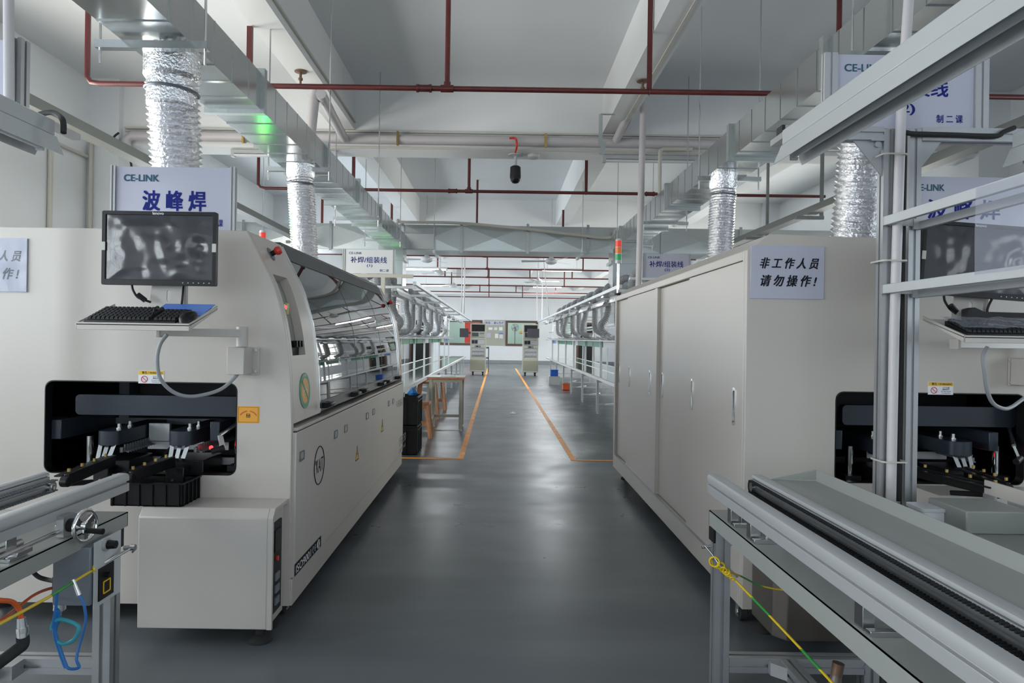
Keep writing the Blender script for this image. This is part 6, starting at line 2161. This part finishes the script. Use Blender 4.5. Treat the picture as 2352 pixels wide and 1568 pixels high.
# bench lamps under the rails
for side, rx, grp, wh in ((-1, -1.22, 'bench lamps over the left line', 'left'), (1, 1.52, 'bench lamps over the right line', 'right')):
    y = 8.0
    for k in range(9):
        z = 1.78
        root = thing('bench_lamp', '%s unlit bench lamp hanging under the %s line rails' % (NTH[k], wh), 'lamp', (rx, y + 0.6, z), group=grp)
        m = MB().plate([(rx - 0.05, z - 0.03), (rx - 0.022, z + 0.02), (rx + 0.022, z + 0.02), (rx + 0.05, z - 0.03), (rx + 0.047, z - 0.03), (rx + 0.02, z + 0.012), (rx - 0.02, z + 0.012), (rx - 0.047, z - 0.03)], [], 'y', y, y + 1.25)
        m.box(rx - 0.02, rx + 0.02, y, y + 1.25, z + 0.02, z + 0.05)
        m.box(rx - 0.008, rx + 0.008, y + 0.2, y + 0.22, z + 0.05, 1.83)
        m.box(rx - 0.008, rx + 0.008, y + 1.03, y + 1.05, z + 0.05, 1.83)
        m.build('housing', 'lamp_white', root)
        MB().cyl((rx, y + 0.03, z - 0.005), (rx, y + 1.22, z - 0.005), 0.012, seg=8).build('tube', 'tube_off', root)
        y += 1.72

# line signs
Ys = 7.84
a, b = P(792, 627, Ys), P(902, 574, Ys)
sign('white sign numbered one at the head of the left line', a.x, b.x, a.z, b.z, Ys, T2(1), board='sign_white', pw=0.03)
m = thing('sign_frame', 'aluminium T-shaped post carrying the sign at the head of the left line', 'frame', (P(880, 640, Ys).x, Ys, 0))
q = P(880, 640, Ys)
MB().box(P(785, 631, Ys).x, P(949, 631, Ys).x, Ys - 0.02, Ys + 0.02, a.z - 0.045, a.z - 0.006).build('cross_arm', 'pvc_cream', m)
MB().box(q.x - 0.022, q.x + 0.022, Ys - 0.02, Ys + 0.02, 0, a.z - 0.045).build('post', 'pvc_cream', m)
MB().box(P(917, 640, Ys).x - 0.02, P(917, 640, Ys).x + 0.03, Ys - 0.03, Ys - 0.02, a.z - 0.12, a.z - 0.04).build('hook_plate', 'steel', m)
a, b = P(1479, 640, Ys), P(1582, 584, Ys)
sign('white sign numbered two at the head of the right line', a.x, b.x, b.z - 0.27, b.z, Ys, T2(2), board='sign_board', pw=0.02)
m = thing('sign_frame', 'aluminium post carrying the sign at the head of the right line', 'frame', (1.95, Ys + 0.03, 0))
MB().box(1.50, 2.3, Ys + 0.012, Ys + 0.05, b.z - 0.30, b.z - 0.27).build('cross_arm', 'alum_line', m)
MB().box(1.93, 1.97, Ys + 0.012, Ys + 0.05, 0, b.z - 0.30).build('post', 'alum_line', m)

# small stand table
q0, q1 = P(984, 990, 9.2), P(1060, 990, 9.2)
xa_, xb_ = q0.x, q1.x
tz = P(1026, 866, 9.2).z
ta = thing('side_table', 'small table with wooden edge and pale metal legs beside the aisle', 'table', ((xa_ + xb_) / 2, 9.4, 0))
MB().box(xa_ - 0.03, xb_ + 0.03, 9.18, 9.72, tz - 0.03, tz).build('table_top', 'wood', ta, bevel=0.003)
MB().box(xa_ - 0.028, xb_ + 0.028, 9.182, 9.718, tz, tz + 0.002).build('top_sheet', 'sign_white', ta)
MB().box(xa_ + 0.14, xb_ - 0.10, 9.30, 9.55, tz + 0.002, tz + 0.006).build('paper', 'mesh_grey', ta)
for x in (xa_ + 0.02, xb_ - 0.02):
    for y in (9.21, 9.69):
        l = MB().box(x - 0.02, x + 0.02, y - 0.02, y + 0.02, 0.03, tz - 0.03)
        l.lathe((x, y, 0), [(0.025, 0), (0.02, 0.015), (0.008, 0.03)], seg=12)
        l.build('leg', 'olive_light', ta)
m = MB()
m.box(xa_ + 0.04, xb_ - 0.04, 9.68, 9.70, 0.13, 0.17)
m.box(xa_ + 0.01, xa_ + 0.03, 9.23, 9.67, 0.13, 0.17)
m.box(xa_ + 0.04, xb_ - 0.04, 9.20, 9.22, tz - 0.07, tz - 0.03)
m.build('stretcher', 'olive_light', ta)


# black crates
def crate(lab, x0, x1, y0, y1, z0, z1):
    root = thing('black_crate', lab, 'crate', ((x0 + x1) / 2, (y0 + y1) / 2, z0), group='stacked black plastic crates')
    t = 0.006
    m = MB()
    m.plate([(x0, y0), (x1, y0), (x1, y1), (x0, y1)], [[(x0 + t, y0 + t), (x1 - t, y0 + t), (x1 - t, y1 - t), (x0 + t, y1 - t)]], 'z', z0, z1)
    m.box(x0, x1, y0, y1, z0, z0 + t)
    m.build('shell', 'black_plastic', root)
    m = MB()
    for zz_ in (z1 - 0.015, z1 - 0.05):
        m.plate([(x0 - .012, y0 - .012), (x1 + .012, y0 - .012), (x1 + .012, y1 + .012), (x0 - .012, y1 + .012)], [[(x0, y0), (x1, y0), (x1, y1), (x0, y1)]], 'z', zz_, zz_ + 0.010)
    k = int((x1 - x0) / 0.11)
    for i in range(k + 1):
        x = x0 + (x1 - x0) * i / k
        m.box(x - 0.003, x + 0.003, y0 - 0.010, y0, z0, z1 - 0.01)
    k = int((y1 - y0) / 0.11)
    for i in range(k + 1):
        y = y0 + (y1 - y0) * i / k
        m.box(x1, x1 + 0.010, y - 0.003, y + 0.003, z0, z1 - 0.01)
    m.build('ribs', 'black_plastic', root)


crate('lower black crate of the stack behind the left machine', -1.42, -0.855, 7.26, 7.66, 0.004, 0.31)
crate('upper black crate of the stack behind the left machine', -1.42, -0.855, 7.26, 7.66, 0.315, 0.62)


# wooden stools
def stool(lab, x, y, s=0.26, h=0.45):
    root = thing('wooden_stool', lab, 'stool', (x, y, 0), group='wooden stools under the left bench')
    MB().box(x - s / 2, x + s / 2, y - s / 2, y + s / 2, h - 0.035, h).build('seat', 'wood', root, bevel=0.004)
    for sx in (-1, 1):
        for sy in (-1, 1):
            MB().rod((x + sx * (s / 2 + 0.02), y + sy * (s / 2 + 0.01), 0), (x + sx * (s / 2 - 0.04), y + sy * (s / 2 - 0.04), h - 0.035), 0.035, 0.035).build('leg', 'wood', root)
    m = MB()
    for sy in (-1, 1):
        m.rod((x - s / 2 + 0.02, y + sy * (s / 2 - 0.02), 0.17), (x + s / 2 - 0.02, y + sy * (s / 2 - 0.02), 0.17), 0.02, 0.03)
    m.build('stretcher', 'wood', root)


stool('wooden stool right behind the black crates', P(965, 885, 8.6).x, 8.6)
stool('tall wooden stool behind the side table legs', P(985, 880, 10.6).x - 0.02, 10.6, 0.30, 0.58)
stool('wooden stool farther under the left bench', P(1002, 880, 11.9).x, 11.9, 0.28, 0.58)
bc = MB()
q = Vector((P(948, 893, 7.45).x, 7.45, 0.625))
bc.lathe(q, [(0.045, 0.0), (0.05, 0.02), (0.03, 0.05), (0.015, 0.07), (0.008, 0.08)], seg=24)
for k, v in enumerate(bc.v):
    bc.v[k] = v + Vector((noise.noise(v * 22), noise.noise(v * 22 + Vector((3, 1, 4))), 0.5 * abs(noise.noise(v * 25)))) * 0.04 * min(1, (v.z - q.z) * 30)
tag(bc.build('blue_rag', 'blue_cord'), 'crumpled blue rag on top of the black crates', 'rag')


# test carts
def cart(lab, x, y, mon):
    root = thing('test_cart', lab, 'test cart', (x, y, 0), group='tall instrument carts at the far end of the aisle')
    w_, d_, h_ = 0.53, 0.55, 1.77
    yf = y
    x0_, x1_ = x - w_ / 2, x + w_ / 2
    m = MB()
    m.plate(rect(x0_, x1_, 0.12, h_), [rect(x0_ + .04, x1_ - .04, 1.49, h_ - .04), rect(x0_ + .04, x1_ - .04, 1.28, 1.47), rect(x0_ + .04, x1_ - .04, 1.05, 1.22), rect(x0_ + .05, x1_ - .05, 0.60, 0.93)], 'y', yf, yf + 0.03)
    m.box(x0_, x1_, yf + 0.03, yf + d_, 0.12, h_)
    m.build('cabinet', 'olive_light', root, bevel=0.006)
    MB().box(x0_ + .04, x1_ - .04, yf + .005, yf + .03, 1.50, h_ - .045).build('black_instrument', 'black_plastic', root)
    o = MB().box(x0_ + .04, x1_ - .04, yf - 0.01, yf + .03, 1.29, 1.465).build('oscilloscope', 'olive_light', root, bevel=0.004)
    MB().box(x0_ + .06, x0_ + .28, yf - 0.014, yf - 0.01, 1.32, 1.45).build('scope_screen', 'grey_lcd', o)
    k = MB()
    for i in range(4):
        for j in range(2):
            k.cyl((x0_ + .32 + i * .04, yf - 0.01, 1.31 + j * .05), (x0_ + .32 + i * .04, yf - 0.025, 1.31 + j * .05), 0.010, seg=8)
    k.box(x0_ + .31, x1_ - .06, yf - 0.013, yf - 0.01, 1.40, 1.45)
    k.build('scope_knobs', 'mesh_grey', o)
    o = MB().box(x0_ + .04, x1_ - .04, yf + 0.0, yf + .03, 1.06, 1.215).build('meter_panel', 'alum_pale', root)
    for i in range(2):
        MB().box(x0_ + .05 + i * .105, x0_ + .145 + i * .105, yf - 0.008, yf, 1.08, 1.20).build('meter', 'charcoal', o)
    MB().box(x0_ + .16, x0_ + .36, yf - 0.006, yf, 0.95, 1.02).build('counter', 'mesh_grey', root)
    MB().box(x0_ + .21, x0_ + .27, yf - 0.008, yf - 0.006, 0.965, 1.005).build('counter_display', 'black_plastic', root)
    for j, zz_ in enumerate((0.80, 0.66)):
        o = MB().box(x0_ + .06, x1_ - .06, yf + 0.0, yf + .03, zz_ - 0.01, zz_ + 0.11).build('socket_panel', 'alum_pale', root)
        k = MB()
        for i in range(8):
            k.box(x0_ + .085 + i * .048, x0_ + .105 + i * .048, yf - 0.008, yf, zz_ + 0.005, zz_ + 0.035)
        k.build('sockets', 'black_plastic', o)
        k = MB()
        for i in range(8):
            k.cyl((x0_ + .095 + i * .048, yf - 0.008, zz_ + 0.075), (x0_ + .095 + i * .048, yf, zz_ + 0.075), 0.011, seg=8)
        k.build('dials', 'mesh_grey', o)
    MB().box(x0_ + .02, x1_ - .02, yf - 0.008, yf, 0.19, 0.52).build('door', 'olive_paint', root, bevel=0.004)
    for sx in (-1, 1):
        for yy in (yf + 0.08, yf + d_ - 0.08):
            c = MB().cyl((x + sx * 0.17 - 0.02, yy, 0.05), (x + sx * 0.17 + 0.02, yy, 0.05), 0.05, seg=14)
            c.box(x + sx * 0.17 - 0.03, x + sx * 0.17 + 0.03, yy - 0.03, yy + 0.03, 0.085, 0.12)
            c.build('caster', 'black_rubber', root)
    # swivel monitor
    if mon == 'side':
        c, wd, yaw = P(1066, 764, y - 0.2), 0.30, -0.5
    else:
        c, wd, yaw = P(1225, 765, y - 0.35), 0.40, 0.12
    mo = thing('cart_monitor', 'small wrapped monitor %s' % ('on an arm left of the left instrument cart' if mon == 'side' else 'on an arm in front of the right instrument cart'), 'monitor', tuple(c))
    m = MB().box(c.x - wd / 2, c.x + wd / 2, c.y - 0.015, c.y + 0.015, c.z - 0.15, c.z + 0.15)
    m.build('screen', 'plastic_wrap', mo, bevel=0.004)
    ax_ = x0_ if mon == 'side' else x0_ + 0.06
    MB().rod(c + Vector((0, 0.015, 0)), (ax_, yf + 0.02, c.z), 0.04, 0.05).build('arm', 'black_plastic', mo)


cart('olive instrument cart on casters at the end of the left line', P(1097, 850, 23.3).x, 23.3, 'side')
cart('olive instrument cart on casters at the end of the right line', P(1218, 850, 23.3).x, 23.3, 'front')
# chair-like rack behind the left cart
m = MB()
q = P(1118, 840, 25.5)
for x in (q.x - 0.12, q.x + 0.06):
    m.box(x - 0.02, x + 0.02, 25.5, 25.54, 0, 0.95)
m.box(q.x - 0.12, q.x + 0.06, 25.5, 25.54, 0.88, 0.95)
m.box(q.x - 0.12, q.x + 0.06, 25.5, 25.54, 0.5, 0.56)
tag(m.build('metal_rack', 'mesh_grey'), 'grey metal rack standing behind the left instrument cart', 'rack')

# notice board on the far wall
a, b = P(1112, 793, YF), P(1160, 735, YF)
nb = thing('bulletin_board', 'cream bulletin board with papers on the far wall', 'bulletin board', ((a.x + b.x) / 2, YF, a.z))
MB().box(a.x, b.x, YF - 0.03, YF - 0.002, a.z, b.z).build('board', 'olive_light', nb)
MB().box(a.x + .03, b.x - .03, YF - 0.035, YF - 0.03, b.z - 0.25, b.z - 0.05).build('header', 'sign_white', nb)
text('lettering', '制造二课公告栏', 'blue_print', nb, ((a.x + b.x) / 2, YF - 0.037, b.z - 0.15), UXF, UZ, w=(b.x - a.x) * 0.9, h=0.15, bold=0.02)
rng = random.Random(5)
mats = ['paper', 'sign_white', 'paper', 'sign_board']
for i, (u, v, w_, h_) in enumerate(((0.30, 0.66, .20, .12), (0.55, 0.66, .16, .14), (0.80, 0.66, .18, .17), (0.22, 0.40, .20, .24), (0.60, 0.38, .17, .22), (0.82, 0.36, .18, .20))):
    cx_, cz_ = a.x + (b.x - a.x) * u, a.z + (b.z - a.z) * v
    MB().box(cx_ - w_ / 2, cx_ + w_ / 2, YF - 0.034, YF - 0.03, cz_ - h_ / 2, cz_ + h_ / 2).build('posted_sheet', mats[i % 4], nb)
MB().box(a.x + (b.x - a.x) * .72, a.x + (b.x - a.x) * .92, YF - 0.036, YF - 0.034, a.z + (b.z - a.z) * .46, a.z + (b.z - a.z) * .50).build('sheet_header', 'blue_board', nb)

# fan in the office
q = P(1183, 752, YF + 1.8)
of = thing('pedestal_fan', 'pedestal fan behind the brown framed office window', 'fan', (q.x, q.y, 0))
MB().torus(q, (0, 1, 0), 0.19, 0.012, 24, 6).torus(q + Vector((0, -0.06, 0)), (0, 1, 0), 0.12, 0.008, 20, 6).build('guard', 'mesh_grey', of)
m = MB()
for k in range(4):
    a_ = k * 1.5708 + 0.4
    d = Vector((math.cos(a_), 0, math.sin(a_)))
    m.rod(q + d * 0.03, q + d * 0.17, 0.09, 0.006, up=Vector((0.2, 1, 0)))
m.build('blades', 'grey_hose', of)
m = MB().cyl(q + Vector((0, 0.10, 0)), (q.x, q.y + 0.10, 0.03), 0.02)
m.cyl(q + Vector((0, -0.03, 0)), q + Vector((0, 0.12, 0)), 0.05)
m.cyl((q.x, q.y + 0.1, 0.0), (q.x, q.y + 0.1, 0.03), 0.18)
m.build('stand', 'mesh_grey', of)
q = P(1199, 762, YF + 2.5)
tag(MB().box(q.x - .12, q.x + .16, YF + 2.56, YF + 2.59, q.z - .06, q.z + .05).build('office_sign', 'orange_sticker'), 'small orange sign on the pale green office wall', 'sign')

# suspension wires in the far aisle
for i, (px, y, lab, top) in enumerate(((1060, 17.0, 'thin suspension wire above the left line', 1060), (1066, 18.0, 'white suspension rod above the left line', 1066), (1233, 23.5, 'white suspension rod above the right instrument cart', 1233),
                                   (1245, 22.0, 'grey suspension rod above the far end of the right line', 1245), (1261, 18.6, 'slanting suspension wire above the right line', 1245))):
    x, x2 = P(px, 700, y).x, P(top, 700, y).x
    m = MB().cyl((x, y, 1.90), (x2, y, 3.665 if any(a - 0.03 < x2 < b_ + 0.03 for a, b_ in LB) else ZC - 0.003), 0.02 if 'white' in lab else 0.012, seg=8)
    tag(m.build('suspension_rod', 'pvc' if 'white' in lab else 'alum_pale'), lab, 'rod')

# right side wall furniture
def extinguisher(lab, x, y, z):
    root = thing('fire_extinguisher', lab, 'fire extinguisher', (x, y, z))
    MB().lathe((x, y, z), [(0.06, 0), (0.075, 0.02), (0.075, 0.38), (0.06, 0.43), (0.025, 0.46), (0.025, 0.49)], seg=16).build('cylinder', 'red_plastic', root)
    MB().cyl((x, y, z + 0.49), (x, y, z + 0.53), 0.02).rod((x, y, z + 0.53), (x - 0.12, y, z + 0.55), 0.02, 0.015).build('valve', 'black_plastic', root)
    MB().sweep(catmull([(x, y - 0.02, z + 0.5), (x - 0.09, y - 0.03, z + 0.45), (x - 0.10, y - 0.03, z + 0.2)], 6), 0.012, 8).build('hose', 'black_rubber', root)
    MB().lathe((x, y, z), [(0.0765, 0.14), (0.0765, 0.28)], seg=16).build('label_band', 'yellow_sticker', root)
    MB().box(x - 0.04, x + 0.3, y + 0.07, y + 0.10, z + 0.2, z + 0.24).build('wall_hook', 'steel', root)


ye4 = 16.0 - 0.3
p = P(1355, 806, 14.4)
extinguisher('red fire extinguisher behind the right line', 5.45, 5.45 * F / (1355 - VX), EYE - 0.35)
yx = 5.45 * F / (1355 - VX)
struct(MB().box(5.54, XR, yx - 0.5, yx + 0.5, 0, ZC).build('trim_2', 'wall_paint', smooth=False))
# crates and bins under and behind the lines
def bin_(lab, x, y, col, w_=0.36, d_=0.28, h_=0.22, z=0.003, nm='plastic_bin'):
    root = thing(nm, lab, 'bin', (x, y, z))
    m = MB()
    m.plate(rect(x - w_ / 2, x + w_ / 2, y - d_ / 2, y + d_ / 2), [rect(x - w_ / 2 + .008, x + w_ / 2 - .008, y - d_ / 2 + .008, y + d_ / 2 - .008)], 'z', z, z + h_)
    m.box(x - w_ / 2, x + w_ / 2, y - d_ / 2, y + d_ / 2, z, z + 0.01)
    m.build('shell', col, root)
    MB().plate(rect(x - w_ / 2 - .012, x + w_ / 2 + .012, y - d_ / 2 - .012, y + d_ / 2 + .012), [rect(x - w_ / 2, x + w_ / 2, y - d_ / 2, y + d_ / 2)], 'z', z + h_ - 0.015, z + h_).build('rim', col, root)


q = P(1273, 842, 19.0)
bin_('blue bin standing under the right line', q.x, 19.0, 'blue_plastic', 0.20, 0.2, 0.17, 0.243)
tag(MB().box(q.x - 0.15, q.x + 0.15, 18.9, 19.1, 0.0, 0.24).build('low_trolley', 'white_paint'), 'low white trolley carrying the blue bin under the right line', 'trolley')
q = P(1283, 848, 18.0)
bin_('orange bin on the floor under the right line', q.x + 0.1, 17.0, 'orange_hose', 0.16, 0.2, 0.16)
q = P(1046, 842, 19.0)
bin_('blue bin on the floor under the left line', q.x, 19.5, 'blue_plastic', 0.16, 0.3, 0.2, 0.003)
# storage rack silhouettes by the side walls
for i, (x, y, w_, h_, mt, lab, nm, ct) in enumerate(((-4.35, 16.5, 0.5, 1.5, 'mesh_grey', 'grey steel cabinet by the left wall', 'steel_cabinet', 'cabinet'), (5.2, 18.3, 0.6, 1.7, 'charcoal', 'dark cabinet by the right wall', 'steel_cabinet', 'cabinet'))):
    root = thing(nm, lab, ct, (x, y, 0))
    MB().box(x - w_ / 2, x + w_ / 2, y - 0.45, y + 0.45, 0.02, h_).build('body', mt, root, bevel=0.006)
    for s_ in (-1, 1):
        dd = MB().box(x - w_ / 2 + (w_ if x < 0 else 0) - 0.01, x - w_ / 2 + (w_ if x < 0 else 0) + 0.01, y - 0.43 + (0.44 if s_ > 0 else 0), y - 0.01 + (0.44 if s_ > 0 else 0), 0.06, h_ - 0.04).build('door', mt, root)
    MB().box(x - w_ / 2, x + w_ / 2, y - 0.45, y + 0.45, 0, 0.02).build('base', mt, root)
